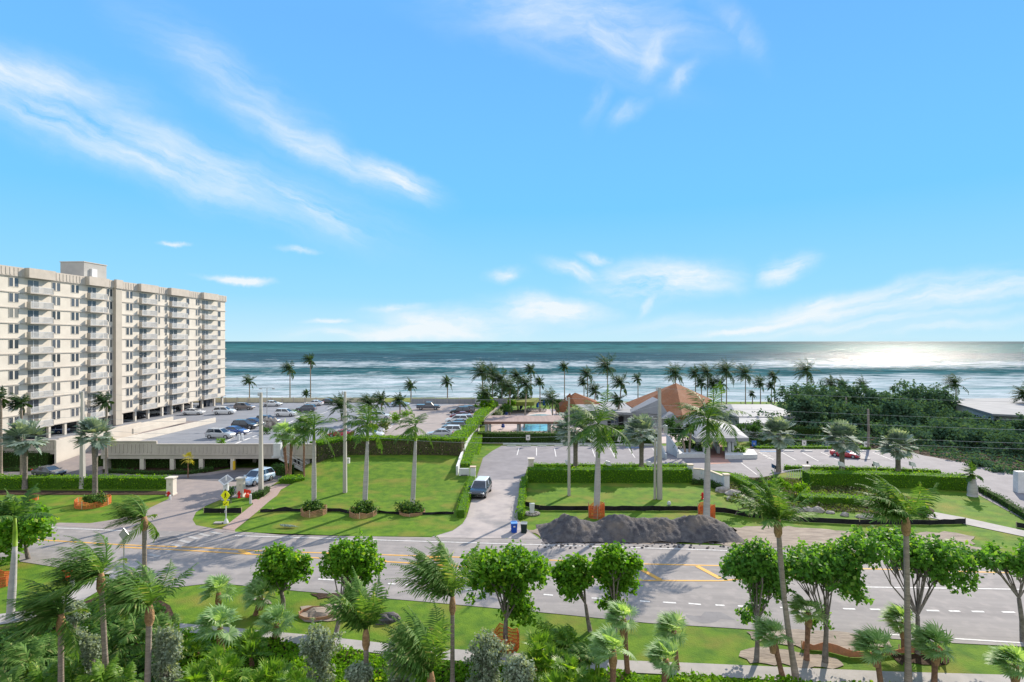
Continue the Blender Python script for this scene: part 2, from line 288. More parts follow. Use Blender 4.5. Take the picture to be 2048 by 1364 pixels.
# ---------------------------------------------------------------- plant generators
WIND=np.array([-1.0,.12,.05])
def frondset(rng,o,n,L,e0,e1,wind,nl=22,lw=.07,ll=.55,droop=1.2,mb=None,azr=(0,2*math.pi),hang=.35):
    mb=mb or MB(); o=np.array(o,dtype=float); out=[]
    for i in range(n):
        az=azr[0]+(azr[1]-azr[0])*(i+rng.random()*.7)/n*1.0; az*=1
        fr=((i*0.618)%1.0); el=math.radians(e1+(e0-e1)*fr+rng.uniform(-8,8))
        d=np.array([math.cos(az)*math.cos(el),math.sin(az)*math.cos(el),math.sin(el)])
        d=d+WIND*wind*.85; d/=np.linalg.norm(d)
        Li=L*rng.uniform(.85,1.1); S=nl; ds=Li/S; p=o.copy(); P=[p.copy()];Dd=[d.copy()]
        for s in range(S):
            p=p+d*ds; d=d+np.array([0,0,-1])*droop*ds/Li*1.1*(.4+s/S)+WIND*wind*ds/Li*1.7; d/=np.linalg.norm(d)
            P.append(p.copy()); Dd.append(d.copy())
        P=np.array(P);Dd=np.array(Dd)
        side=np.cross(Dd,np.array([0,0,1.])); side=norm(side)
        up=np.cross(side,Dd)
        # rachis
        w0=.05*L/3
        for s in range(0,S-1,3):
            e=min(s+3,S); ww=w0*(1-s/S)+.006
            out.append([P[s]-side[s]*ww,P[s]+side[s]*ww,P[e]+side[e]*ww*.8,P[e]-side[e]*ww*.8])
        tt=np.linspace(0,1,S+1)
        prof=np.sin(np.clip(tt*1.02+.13,0,1)*math.pi)**.6*.9+.12
        for sg in (-1,1):
            k=np.arange(int(S*.12),S+1)
            dr=norm(side[k]*sg*.8+Dd[k]*.62+np.array([0,0,-1])*hang+WIND*wind*.6+np.array([[rng.uniform(-.15,.15) for _ in range(3)] for _ in k]))
            ln=(ll*prof[k]*np.array([rng.uniform(.8,1.1) for _ in k]))[:,None]
            a=P[k]; ax=norm(np.cross(dr,up[k]))*lw/2
            mid=a+dr*ln*.55; d2=norm(dr+np.array([0,0,-1])*hang*.9+WIND*wind*.35); tip=mid+d2*ln*.45
            q1=np.stack([a-ax*.6,a+ax*.6,mid+ax,mid-ax],1); q2=np.stack([mid-ax,mid+ax,tip+ax*.15,tip-ax*.15],1)
            out+=list(q1)+list(q2)
    mb.quads(np.array(out)); return mb
def fanset(rng,o,n,R_,pet,wind,e0=70,e1=-40,blades=16,mb=None,spread=115,drp=.5,az0=0,split=.6,bw=.62):
    mb=mb or MB(); o=np.array(o,dtype=float); out=[]
    for i in range(n):
        az=az0+2*math.pi*(i*.618+rng.random()*.12); el=math.radians(e1+(e0-e1)*((i+.5)/n)+rng.uniform(-8,8))
        d=np.array([math.cos(az)*math.cos(el),math.sin(az)*math.cos(el),math.sin(el)])+WIND*wind*.55; d/=np.linalg.norm(d)
        L=pet*rng.uniform(.8,1.15); mid=o+d*L*.6; d2=norm(d+np.array([0,0,-.25])+WIND*wind*.4); hub=mid+d2*L*.4
        s=np.cross(d2,[0,0,1.]); s/=max(np.linalg.norm(s),1e-6); up=np.cross(s,d2)
        out.append([o-s*.025,o+s*.025,mid+s*.02,mid-s*.02]); out.append([mid-s*.02,mid+s*.02,hub+s*.02,hub-s*.02])
        r=R_*rng.uniform(.85,1.15); tw=rng.uniform(-.4,.4)
        for b in range(blades):
            a=math.radians(-spread+2*spread*b/(blades-1))
            e=d2*math.cos(a)+s*math.sin(a)+up*(.25*abs(math.sin(a))+tw*math.sin(a))+WIND*wind*.35; e/=np.linalg.norm(e)
            rb=r*(1-.25*abs(a)/2)*rng.uniform(.9,1.05); wd=rb*math.radians(2*spread)/blades*.5
            x=np.cross(e,up); x/=max(np.linalg.norm(x),1e-6); m=hub+e*rb*split
            e2=e+np.array([0,0,-1])*drp*rng.uniform(.5,1.4)+WIND*wind*.6; e2/=np.linalg.norm(e2); tp=m+e2*rb*(1.05-split)
            out.append([hub-x*wd*.15,hub+x*wd*.15,m+x*wd*bw,m-x*wd*bw]); out.append([m-x*wd*bw,m+x*wd*bw,tp+x*wd*.08,tp-x*wd*.08])
    mb.quads(np.array(out)); return mb
def leafcloud(rng,lobes,n,size,mb=None,shell=.55,upb=.35,sprig=1.0):
    """lobes: (cx,cy,cz,rx,ry,rz); leaves gather in sprigs so that gaps show between them"""
    mb=mb or MB(); r=np.random.RandomState(rng.randrange(1<<30))
    lob=np.array(lobes,dtype=float); vol=(lob[:,3]*lob[:,4]*lob[:,5])**.72
    ns=max(30,int(n/17*sprig)); pk=r.choice(len(lob),ns,p=vol/vol.sum())
    d=norm(r.normal(size=(ns,3))+np.array([0,0,.25])); rad=(shell+(1-shell)*r.rand(ns)**.5)*(1+.17*r.normal(size=ns))
    lo_=(d[:,2]<-.15)&(r.rand(ns)<.55); d[lo_,2]*=-1
    sc=lob[pk,:3]+d*lob[pk,3:]*rad[:,None]; sd_=norm(d*.8+np.array([0,0,.55])+.35*r.normal(size=(ns,3)))
    sp_=r.randint(0,ns,n); k=r.rand(n,1); ln=size*2.3*(.6+.8*r.rand(ns,1))
    c=sc[sp_]+sd_[sp_]*(k-.35)*ln[sp_]+r.normal(size=(n,3))*size*.62
    nrm=norm(d[sp_]*.5+r.normal(size=(n,3))*.6+np.array([0,0,upb]))
    t=norm(np.cross(nrm,r.normal(size=(n,3)))); b=np.cross(nrm,t)
    s=(size*(.65+.7*r.rand(n)))[:,None]
    q=np.stack([c-t*s*.55,c-b*s*.42+t*s*.05,c+t*s*.6,c+b*s*.42+t*s*.05],1)
    mb.quads(q); return mb
def trunkpts(a,b,bend=.0,n=6,rng=None):
    a=Vector(a);b=Vector(b); P=[]
    for i in range(n+1):
        k=i/n; p=a.lerp(b,k); s=math.sin(k*math.pi); p=p+Vector((bend*s,0,0)); P.append(p)
    return P
def coconut(px,py,D,base,label,rng,Lp=50,n=16,wind=.5,nl=16,lw=.1,near=False,tr=.17,bend=0,mat=None,group='coconut palms along the shore',e0=80,e1=-35,name='coconut_palm',ll=None,bx=None,droop=1.25):
    """crown origin at pixel (px,py) at distance D; base=ground height; Lp frond length in pixels"""
    o=At(px,py,D); L=Lp*D/F; bxx=((bx-CX)/F*D) if bx is not None else o[0]
    b=(bxx,D,base); T=Thing(name,label,'palm tree',b,group)
    P=trunkpts(b,(o[0],o[1],o[2]-.1),bend); h=o[2]-base
    rad=[tr*1.5]+[tr*1.1]*2+[tr]*(len(P)-4)+[tr*.9]; rad=rad[:len(P)]
    while len(rad)<len(P): rad.append(tr*.9)
    T.part('trunk',MB().tube(P,rad,9 if near else 6),trunkb,smooth=True)
    if near:
        q=Vector(o); T.part('boots',MB().tube([q-Vector((0,0,.95)),q-Vector((0,0,.7)),q-Vector((0,0,.3)),q+Vector((0,0,.1))],[tr*1.0,tr*1.6,tr*1.5,tr*.9],10),boot,smooth=True)
    mb=frondset(rng,o,n,L,e0,e1,wind,nl=nl,lw=lw,ll=ll or L*.26,droop=droop)
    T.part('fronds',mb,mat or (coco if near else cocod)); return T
def royalpalm(px,base_py,gray_py,org_py,label,rng,topx=None,Lp=52,base=0,tr=.25,n=13,wind=.25,group='royal palms in a row on the lawn',D=None,e1=-28,droop=1.5):
    b=G(px,base_py,base) if D is None else ((px-CX)/F*D,D,base); D=b[1]; topx=topx or px
    g=At(topx,gray_py,D); o=At(topx,org_py,D); T=Thing('royal_palm',label,'palm tree',b,group)
    P=trunkpts(b,g,0,6); T.part('trunk',MB().tube(P,[tr*1.25,tr*1.12,tr*1.15,tr*1.1,tr*.95,tr*.8,tr*.66],12),trunkg,smooth=True)
    T.part('crown_shaft',MB().tube([g,Vector(g).lerp(Vector(o),.5),o],[tr*.72,tr*.62,tr*.4],10),crownsh,smooth=True)
    L=Lp*D/F; mb=frondset(rng,o,n,L,76,e1,wind,nl=26,lw=.12,ll=L*.30,droop=droop,hang=.3)
    T.part('fronds',mb,royal); return T
def fanpalm(px,py,D,label,rng,base=0,rp=35,wind=.35,n=22,mat=None,tm=None,tr=.16,bx=None,group=None,name='fan_palm',skirt=True,blades=16,drp=.5,pet=None,e0=75,e1=-45,split=.6,bw=.62):
    o=At(px,py,D); bxx=((bx-CX)/F*D) if bx is not None else o[0]; b=(bxx,D,base); T=Thing(name,label,'palm tree',b,group)
    P=trunkpts(b,o,0,5); T.part('trunk',MB().tube(P,[tr*1.3,tr*1.05,tr,tr*1.05,tr*1.25,tr*.9],8),tm or trunkr,smooth=True)
    if skirt:
        q=Vector(o); T.part('boots',MB().tube([q-Vector((0,0,1.0)),q-Vector((0,0,.6)),q],[tr*1.1,tr*1.6,tr*1.1],8),boot,smooth=True)
    rr=rp*D/F*(.78 if bw>.9 else 1); T.part('fronds',fanset(rng,o,n,rr*.62,rr*(pet or .5),wind,blades=blades,drp=drp,e0=e0,e1=e1,split=split,bw=bw),mat or sabal); return T
def tree(base,lobes,label,rng,n=5000,size=.26,mat=None,tm=None,tr=.2,group=None,name='sea_grape_tree',stems=1,fork=.35,cat='tree',trunk=True,shell=.5,sub=None,limbs=None):
    T=Thing(name,label,cat,base,group); b=Vector(base)
    if trunk:
        lb=sorted(lobes,key=lambda q:-q[3]*q[5])[:limbs or 9]; cx=sum(q[0] for q in lobes)/len(lobes); cy=sum(q[1] for q in lobes)/len(lobes); zb=min(q[2]-q[5] for q in lobes)
        mb=MB(); f=Vector((b.x+(cx-b.x)*fork*.8,b.y+(cy-b.y)*fork*.6,b.z+max((zb-b.z)*.75,.35*(max(q[2] for q in lobes)-b.z))))
        mb.tube([b,b.lerp(f,.5)+Vector((rng.uniform(-.1,.1),0,0)),f],[tr*1.3,tr,tr*.85],8)
        for k,q in enumerate(lb):
            e=Vector(q[:3])+Vector((0,0,q[5]*.35)); m=f.lerp(e,.5)+Vector((rng.uniform(-.35,.35),rng.uniform(-.3,.3),rng.uniform(-.1,.35)))
            mb.tube([f,m,e],[tr*.45,tr*.28,tr*.1],6)
            for j in range(3):
                e2=Vector((q[0]+rng.uniform(-.8,.8)*q[3],q[1]+rng.uniform(-.8,.8)*q[4],q[2]+rng.uniform(-.2,.8)*q[5]))
                mb.tube([m,m.lerp(e2,.5)+Vector((rng.uniform(-.15,.15),0,.1)),e2],[tr*.26,tr*.16,tr*.06],5)
        T.part('trunk',mb,tm or bark,smooth=True)
    T.part('crown',leafcloud(rng,lobes,n,size,shell=shell),mat or grape); return T
def lobepx(D,lst,dd=.0,ydep=1.0):
    """lobes from (px,py,rx_px,ry_px[,dY])"""
    out=[]
    for q in lst:
        d=D+(q[4] if len(q)>4 else 0); c=At(q[0],q[1],d); out.append((c[0],c[1],c[2],q[2]*d/F,q[2]*d/F*ydep,q[3]*d/F))
    return out
def blob(px,py,rx,ry,D,rng,k=9,sc=.5,dep=.8):
    """break one crown outline into k overlapping lobes"""
    out=[]
    for i in range(k):
        a=2*math.pi*(i*.618); r=.62*math.sqrt((i+.5)/k)
        x=px+math.cos(a)*rx*r*1.05; y=py-math.sin(a)*ry*r*.95
        d=D+rng.uniform(-1,1)*rx*D/F*dep*.55
        c=At(px+(x-px),y,d); s=sc*rng.uniform(.8,1.15); out.append((c[0],c[1],c[2],rx*s*D/F,rx*s*D/F*dep,ry*s*1.0*D/F))
    return out
def hedge(pts,wd,h,label,rng,z0=0,mat=None,dens=14,size=.2,group=None,name='clipped_hedge',body=None,gap=False,cat='hedge',hs=None,base=None):
    """pts: world centre-line; wd width; h height"""
    P=[Vector((p[0],p[1],0)) for p in pts]; n=len(P); L=[];Q=[]
    for i,p in enumerate(P):
        d=(P[min(i+1,n-1)]-P[max(i-1,0)]).normalized(); nn=Vector((-d.y,d.x,0)); L.append(p+nn*wd/2); Q.append(p-nn*wd/2)
    z0s=z0 if hasattr(z0,'__len__') else [z0]*n
    hh=hs or [h]*n
    T=Thing(name,label,cat,(P[0].x,P[0].y,z0s[0]),group)
    mb=MB(); s=.12
    vs=[]
    for i in range(n):
        c=P[i]; a=L[i].lerp(c,.12*2/max(wd,.6)); b=Q[i].lerp(c,.12*2/max(wd,.6)); zb=z0s[i]+(.35 if gap else 0)
        vs+=[(a.x,a.y,zb),(b.x,b.y,zb),(b.x,b.y,z0s[i]+hh[i]-s),(a.x,a.y,z0s[i]+hh[i]-s)]
    fs=[(0,1,2,3),(4*n-1,4*n-2,4*n-3,4*n-4)]
    for i in range(n-1):
        o=4*i
        for k in range(4): fs.append((o+k,o+4+k,o+4+(k+1)%4,o+(k+1)%4))
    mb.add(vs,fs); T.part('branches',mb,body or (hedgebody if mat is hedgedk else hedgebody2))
    r=np.random.RandomState(rng.randrange(1<<30)); out=MB(); pos=[];nr=[]
    def face(a,b,c,d,nv):
        a,b,c,d=[np.array(x) for x in (a,b,c,d)]; ar=(np.linalg.norm(np.cross(b-a,d-a))+np.linalg.norm(np.cross(b-c,d-c)))/2
        k=int(ar*dens*1.7)+4; uu=r.rand(k,1);vv=r.rand(k,1)
        p=(a*(1-uu)+b*uu)*(1-vv)+(d*(1-uu)+c*uu)*vv
        bmp=np.array([[.19*mnoise.noise(Vector((x[0]*1.1,x[1]*1.1,x[2]*1.1)))*1.6] for x in p]); pos.append(p+np.array(nv)*(bmp+.05*r.normal(size=(k,1)))); nr.append(np.tile(np.array(nv,dtype=float),(k,1)))
    for i in range(n-1):
        d=(P[i+1]-P[i]).normalized(); nn=(-d.y,d.x,0)
        z0a,z0b=z0s[i],z0s[i+1]; za,zb=z0a+hh[i],z0b+hh[i+1]; A,B,Cc,Dd=L[i],L[i+1],Q[i],Q[i+1]
        face((A.x,A.y,z0a),(B.x,B.y,z0b),(B.x,B.y,zb),(A.x,A.y,za),nn)
        face((Cc.x,Cc.y,z0a),(Dd.x,Dd.y,z0b),(Dd.x,Dd.y,zb),(Cc.x,Cc.y,za),(-nn[0],-nn[1],0))
        face((A.x,A.y,za),(B.x,B.y,zb),(Dd.x,Dd.y,zb),(Cc.x,Cc.y,za),(0,0,1))
    for i,s_ in ((0,-1),(n-1,1)):
        d=(P[min(1,n-1)]-P[0]).normalized() if i==0 else (P[-1]-P[-2]).normalized()
        A,Cc=L[i],Q[i]; face((A.x,A.y,z0s[i]),(Cc.x,Cc.y,z0s[i]),(Cc.x,Cc.y,z0s[i]+hh[i]),(A.x,A.y,z0s[i]+hh[i]),(d.x*s_,d.y*s_,0))
    p=np.concatenate(pos); m=np.concatenate(nr); k=len(p)
    nv=norm(m*.8+r.normal(size=(k,3))*.5); tt=norm(np.cross(nv,r.normal(size=(k,3)))); bb=np.cross(nv,tt); s=(size*.85*(.6+.8*r.rand(k)))[:,None]
    out.quads(np.stack([p-tt*s*.5,p-bb*s*.4,p+tt*s*.6,p+bb*s*.4],1))
    T.part('leaves',out,mat or hedgel); return T
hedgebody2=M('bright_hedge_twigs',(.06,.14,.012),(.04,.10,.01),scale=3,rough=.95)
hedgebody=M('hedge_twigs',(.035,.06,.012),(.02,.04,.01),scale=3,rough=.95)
leggybody=M('leggy_twigs',(.12,.10,.06),(.05,.05,.03),scale=3,rough=.95)
# ---------------------------------------------------------------- ground, roads, water
def mound(X,Y):
    s=min(1,max(0,(Y-74)/19.)); s=s*s*(3-2*s)
    e=min(1,max(0,(X+36)/7.)); e=e*e*(3-2*e)
    return 1.5*s*e
def Gm(px,py):
    z=0.
    for _ in range(12):
        q=G(px,py,z); z=.5*z+.5*mound(q[0],q[1])
    q=G(px,py,z); return (q[0],q[1],mound(q[0],q[1]))
def rough(name,pts,z,mat,amp=.35):
    P=gp(pts,0); out=[]
    for i,a in enumerate(P):
        b=P[(i+1)%len(P)]; a=Vector(a[:2]); b=Vector(b[:2]); L=(b-a).length; n=max(2,int(L/.45)); nn=Vector((-(b-a).y,(b-a).x)).normalized()
        for k in range(n):
            q=a.lerp(b,k/n); q=q+nn*amp*(mnoise.noise(Vector((q.x*.8,q.y*.8,3)))*1.6+mnoise.noise(Vector((q.x*2.5,q.y*2.5,5)))*.7); out.append((q.x,q.y,z))
    return st(name,MB().sheet(out),mat)
g=MB(); g.sheet([(-900,-60,0),(900,-60,0),(900,176,0),(60,190,0),(-20,190,0),(-30,176,0),(-900,176,0)])
# bank going down to the sea
shore=[(-900,176),(-30,176),(-20,190),(60,190),(900,176)]
n0=len(g.v); vs=[(x,y,0) for x,y in shore]+[(x,y+14,-3.4) for x,y in shore]+[(x,y+60,-6) for x,y in shore]
k=len(shore); g.add(vs,[(i,i+1,k+i+1,k+i) for i in range(k-1)]+[(k+i,k+i+1,2*k+i+1,2*k+i) for i in range(k-1)])
st('ground',g,grass)
# raised lawn beside the garage
rows=[(1073,700,872),(1070,560,896),(1064,490,905),(1058,480,918),(1048,490,930),(1038,502,934),(1025,512,935),(1010,528,937),(1000,540,939),(988,556,941),(978,566,942),(968,585,944),(958,602,946),(948,606,948),(938,610,950),(928,612,952),(918,614,954),(910,616,956)]
N=26; mb=MB(); vs=[]
for y,a,b in rows:
    for i in range(N):
        q=Gm(a+(b-a)*i/(N-1),y); vs.append((q[0],q[1],q[2]+.03))
fs=[(j*N+i,j*N+i+1,(j+1)*N+i+1,(j+1)*N+i) for j in range(len(rows)-1) for i in range(N-1)]
mb.add(vs,fs); st('lawn',mb,grass,smooth=True)
farE=[(-500,1031),(-150,1039),(94,1047),(260,1055),(470,1064),(720,1073),(1060,1078),(1450,1092),(1700,1102),(2048,1112),(2500,1130)]
nearE=[(-500,1088),(-150,1104),(30,1122),(200,1148),(300,1172),(345,1176),(430,1166),(600,1183),(850,1204),(1100,1227),(1300,1247),(1480,1258),(1620,1269),(1750,1276),(1912,1287),(2048,1294),(2500,1318)]
sheet('road',farE+nearE[::-1],.03,asph)
mb=MB()   # raised kerb along the far side of the road
ke=[G(x,y) for x,y in farE[4:]]
def kerb(name,pts,wd=.15,h=.13,z=0,mat=None):
    mb=MB()
    for a,b in zip(pts,pts[1:]): mb.seg((a[0],a[1],z+h/2),(b[0],b[1],z+h/2),wd,h)
    return st(name,mb,mat or walkm)
# drives
sheet('driveway',[(84,1050),(120,1046),(180,1047),(240,1038),(300,1016),(338,998),(346,985),(350,968),(340,955),(200,951),(-200,951),(-200,936),(60,936),(107,931),(150,905),(205,905),(215,930),(232,945),(330,950),(420,945),(470,936),(560,936),(575,950),(560,960),(540,975),(520,985),(495,995),(450,996),(412,1012),(392,1025),(385,1040),(392,1051),(430,1058),(470,1061),(470,1066),(240,1060)],.04,paver)
sheet('driveway',[(862,1075),(905,1062),(925,1048),(933,1035),(941,1010),(948,985),(955,950),(966,916),(985,902),(1003,892),(1330,892),(1520,898),(1800,900),(1850,912),(1925,925),(2048,952),(2300,1010),(2300,1160),(2180,1100),(2048,1040),(1960,992),(1925,968),(1905,948),(1600,939),(1500,960),(1460,945),(1385,937),(1055,937),(1046,960),(1042,1000),(1036,1040),(1060,1064),(1080,1078)],.045,lotm)
sheet('road_apron',[(862,1076),(905,1063),(925,1049),(934,1035),(947,985),(953,960),(1046,960),(1041,1000),(1036,1040),(1058,1064),(1076,1079)],.055,walkm2:=M('apron_concrete',(.40,.355,.335),(.31,.28,.275),scale=.5,rough=.85,c3=(.22,.21,.21),s3=.25,spec=.2))
# garage approach: dark grey asphalt with the shade put into its colour
sheet('driveway_asphalt',[(0,953),(0,948),(130,938),(195,925),(212,938),(230,951),(330,956),(420,951),(475,941),(560,941),(572,950),(548,962),(530,966),(420,962),(350,957),(200,956),(60,957)],.055,M('shade_dark_asphalt',(.17,.16,.17),(.13,.125,.13),scale=.7,rough=.85))
rough('dirt_patch',[(1440,1058),(1500,1052),(1560,1054),(1640,1058),(1700,1064),(1760,1070),(1840,1066),(1900,1064),(1950,1074),(1940,1092),(1985,1100),(1960,1108),(1800,1106),(1600,1098),(1460,1094),(1420,1085)],.05,sandm)
rough('dirt_patch',[(1490,1262),(1540,1258),(1640,1266),(1760,1275),(1775,1290),(1700,1304),(1640,1302),(1560,1290),(1500,1278)],.05,sandm)
rough('dirt_patch',[(1500,1300),(1540,1296),(1680,1318),(1690,1334),(1600,1336),(1500,1328),(1478,1314)],.05,sandm)
rough('dirt_patch',[(600,1215),(660,1212),(675,1220),(672,1240),(640,1246),(598,1240)],.05,sandm)
rough('dirt_patch',[(495,1196),(530,1198),(545,1208),(500,1206)],.05,sandm)
rough('dirt_patch',[(1780,1310),(1850,1304),(1900,1318),(1880,1332),(1800,1332)],.05,mulch)
rough('dirt_patch',[(620,1188),(690,1186),(740,1192),(700,1200),(640,1198)],.05,mulch)
rough('dirt_patch',[(1060,1062),(1100,1052),(1300,1040),(1470,1056),(1480,1086),(1300,1088),(1090,1082)],.05,sandm)
# pavements
sheet('sidewalk',[(300,1240),(345,1247),(420,1252),(520,1262),(620,1271),(800,1291),(940,1302),(1250,1322),(1400,1328),(1600,1337),(1800,1345),(2048,1352),(2300,1362),(2300,1400),(2048,1385),(1800,1374),(1560,1362),(1400,1353),(1250,1346),(940,1325),(800,1313),(620,1291),(520,1280),(420,1269),(300,1262)],.05,walkm)
sheet('sidewalk',[(-60,1238),(0,1229),(60,1222),(135,1190),(180,1164),(245,1130),(262,1122),(285,1128),(215,1172),(165,1202),(120,1226),(60,1242),(0,1250),(-60,1258)],.05,walkm)
sheet('sidewalk',[(1855,1027),(1870,1025),(1930,1036),(2048,1062),(2200,1098),(2200,1112),(2048,1074),(1920,1047),(1853,1035)],.05,walkm)
sheet('brick_path',[(444,1058),(475,1034),(505,1010),(530,990),(536,978),(552,970),(575,962),(600,958),(606,964),(580,970),(562,980),(554,992),(540,1002),(515,1024),(488,1046),(468,1062)],.06,brickm)
sheet('brick_path',[(500,1002),(512,999),(524,1002),(528,1006),(510,1012)],.052,brickm)
sheet('planting_bed',[(-400,1262),(-60,1262),(60,1248),(120,1232),(165,1206),(230,1180),(300,1190),(340,1212),(352,1240),(300,1238),(298,1264),(420,1271),(520,1283),(620,1293),(800,1316),(940,1328),(1250,1349),(1250,1349),(1250,2600),(-2500,2600)],.045,mulch)
sheet('planting_bed',[(205,951),(212,935),(300,944),(410,947),(455,936),(470,934),(470,915),(205,915)],.07,mulch)
sheet('planting_bed',[(-100,943),(100,941),(107,932),(107,915),(-100,915)],.07,mulch)
sheet('planting_bed',[(-60,991),(0,990),(345,990),(345,983),(0,981),(-60,981)],.05,mulch)
rough('planting_bed',[(1432,972),(1470,955),(1560,955),(1640,960),(1850,1000),(1870,1030),(1760,1028),(1620,1020),(1545,1014),(1480,998)],.05,mulch)
sheet('terrace',[(965,887),(1340,887),(1380,880),(1330,845),(1250,820),(1110,818),(1020,822),(975,850)],.04,M('terrace_paving',(.52,.43,.40),(.45,.38,.36),scale=1,rough=.85))
sheet('planting_bed',[(1500,897),(1800,898),(1900,925),(2048,950),(2300,1010),(2300,860),(1500,860)],.04,mulch)
# painted markings
mb=MB(); ribbon(mb,gp([(-200,1044),(94,1056),(270,1063)]),.16,.045); ribbon(mb,gp([(470,1072),(700,1079),(1200,1094),(1430,1101),(1720,1112),(2048,1124),(2400,1136)]),.16,.045); st('road_marking',mb,linem)
mb=MB(); ribbon(mb,gp([(1660,1174),(1800,1176),(2000,1179),(2300,1184)]),.16,.045); ribbon(mb,gp([(1740,1268),(1830,1273),(1920,1279),(2048,1287),(2300,1300)]),.16,.045); ribbon(mb,gp([(1076,1062),(1078,1062)]),.1,.045); st('road_marking',mb,linem)
mb=MB()
for a,b in [((605,1158),(618,1159)),((636,1159),(668,1161)),((690,1164),(706,1165)),((776,1168),(791,1169)),((811,1170.5),(830,1171.5)),((855,1174),(877,1176)),((930,1180),(950,1181)),((1087,1190),(1106,1191.5)),((1133,1193.5),(1155,1195)),((1183,1197),(1204,1198)),((1280,1203),(1300,1204.5)),((1326,1205.5),(1352,1207)),((1377,1208),(1402,1210)),((1431,1211),(1449,1212)),((1476,1213),(1496,1214)),((1560,1216),(1580,1217)),((1686,1218.5),(1710,1219)),((1740,1219.5),(1760,1220)),((1853,1222),(1878,1222.6)),((1898,1223),(1920,1223.5)),((1944,1224),(1968,1224.4)),((2004,1225),(2030,1225.6))]:
    ribbon(mb,gp([a,b]),.22,.045)
st('road_marking',mb,linem)
mb=MB()
ribbon(mb,gp([(-100,1068),(105,1082),(240,1090),(400,1096),(530,1103),(850,1113),(1100,1121),(1280,1128.5),(1430,1132),(1720,1138),(2000,1146),(2300,1154)]),.22,.045)
ribbon(mb,gp([(240,1095),(400,1103),(480,1108),(620,1116),(850,1128.5),(1100,1147),(1200,1156),(1290,1162),(1440,1162.5),(1720,1140.5)]),.22,.049)
for a,b in [((1276,1136),(1321,1161)),((1394,1133),(1440,1158)),((1150,1126),(1215,1156)),((560,1106),(575,1113)),((480,1102),(498,1109)),((740,1111),(770,1124)),((660,1108),(685,1119)),((860,1115),(905,1132))]:
    ribbon(mb,gp([a,b]),.45,.053)
st('road_marking',mb,yelm)
rough('road_patch',[(305,1077),(345,1072),(362,1080),(318,1086)],.034,tarm:=M('tar_patch',(.16,.155,.16),(.12,.118,.12),scale=2,rough=.85),.1)
rough('road_patch',[(1370,1228),(1440,1226),(1470,1240),(1390,1246)],.034,M('stained_asphalt',(.19,.18,.185),(.235,.225,.225),scale=1.2,rough=.85),.5)
mb=MB()   # crossing bars
for x,y in [(430,1066),(407,1070),(386,1076),(368,1083),(352,1091),(331,1100),(306,1111)]:
    a=G(x+12,y+3.0); b=G(x-9,y-2); ribbon(mb,[a,b],.42,.046)
st('road_marking',mb,wornm)
mb=MB()   # parking bays in front of the club
for a,b in [((1038,896),(1034,911)),((1073,896),(1073,912)),((1109,897),(1112,914)),((1184,897),(1190,914)),((1220,897),(1230,915)),((1257,897),(1270,916)),((1304,897),(1322,917)),((1563,905),(1592,921)),((1604,905),(1637,923)),((1642,905),(1675,920)),((1745,905),(1786,921)),((1518,905),(1548,921)),((1482,926),(1514,950))]:
    ribbon(mb,gp([a,b]),.14,.06)
for k in range(6): ribbon(mb,gp([(1512+k*4.5,903+k*3),(1530+k*4,902.5+k*3)]),.2,.064)
st('road_marking',mb,linem)
mb=MB(); ribbon(mb,gp([(1250,895),(1283,895.5)]),.35,.06); ribbon(mb,gp([(1520,903),(1556,903.4)]),.5,.068); st('road_marking',mb,M('blue_paint',(.05,.22,.45),rough=.7))
# ---- sea
rs=np.random.RandomState(4)
ys=np.concatenate([np.arange(150,520,3.2),np.arange(520,1200,9),np.geomspace(1200,30000,24)]); xs=np.concatenate([[-30000,-6000,-1800],np.arange(-620,1000,6.5),[2400,7000,30000]])
X,Y=np.meshgrid(xs,ys); Z=np.full_like(X,-3.0)
amp=np.clip(1-(Y-520)/600,0,1)*np.clip(1-np.abs(X)/1600,0,1)
wob=14*np.sin(X/73+1)+9*np.sin(X/31+Y/90)+5*np.sin(X/17+Y/40+2)
for lam,a,ph in ((46,.55,0),(27,.28,1.3),(15,.16,2.1)):
    Z+=amp*a*(np.abs(np.sin((Y+wob*lam/46)/lam*math.pi+ph))**2.2*2-1)*(.6+.4*np.sin(X/95+lam))
Z+=amp*.10*rs.normal(size=X.shape)
V=np.stack([X,Y,Z],-1).reshape(-1,3); ny,nx=X.shape
ii=np.arange(ny*nx).reshape(ny,nx); q=np.stack([ii[:-1,:-1],ii[:-1,1:],ii[1:,1:],ii[1:,:-1]],-1).reshape(-1,4)
mb=MB(); mb.v=V.tolist(); mb.f=q.tolist()
m=bpy.data.materials.new('sea_water'); t,n,l=nt(m)
o=n.new('ShaderNodeOutputMaterial'); b=n.new('ShaderNodeBsdfPrincipled'); gl=n.new('ShaderNodeBsdfGlossy'); ms=n.new('ShaderNodeMixShader'); l.new(b.outputs[0],ms.inputs[1]); l.new(gl.outputs[0],ms.inputs[2]); l.new(ms.outputs[0],o.inputs[0])
ge=n.new('ShaderNodeNewGeometry'); sp=n.new('ShaderNodeSeparateXYZ'); l.new(ge.outputs['Position'],sp.inputs[0])
def mm(op,a,b2=None,clamp=False):
    x=n.new('ShaderNodeMath'); x.operation=op; x.use_clamp=clamp
    for i,k in enumerate((a,b2)):
        if k is None: continue
        if isinstance(k,(int,float)): x.inputs[i].default_value=k
        else: l.new(k,x.inputs[i])
    return x.outputs[0]
def noise(vec,scale,detail=5,rough=.6):
    x=n.new('ShaderNodeTexNoise'); x.inputs['Scale'].default_value=scale; x.inputs['Detail'].default_value=detail; x.inputs['Roughness'].default_value=rough; l.new(vec,x.inputs[0]); return x.outputs[0]
def comb(a,b2):
    x=n.new('ShaderNodeCombineXYZ'); l.new(a,x.inputs[0]); l.new(b2,x.inputs[1]); return x.outputs[0]
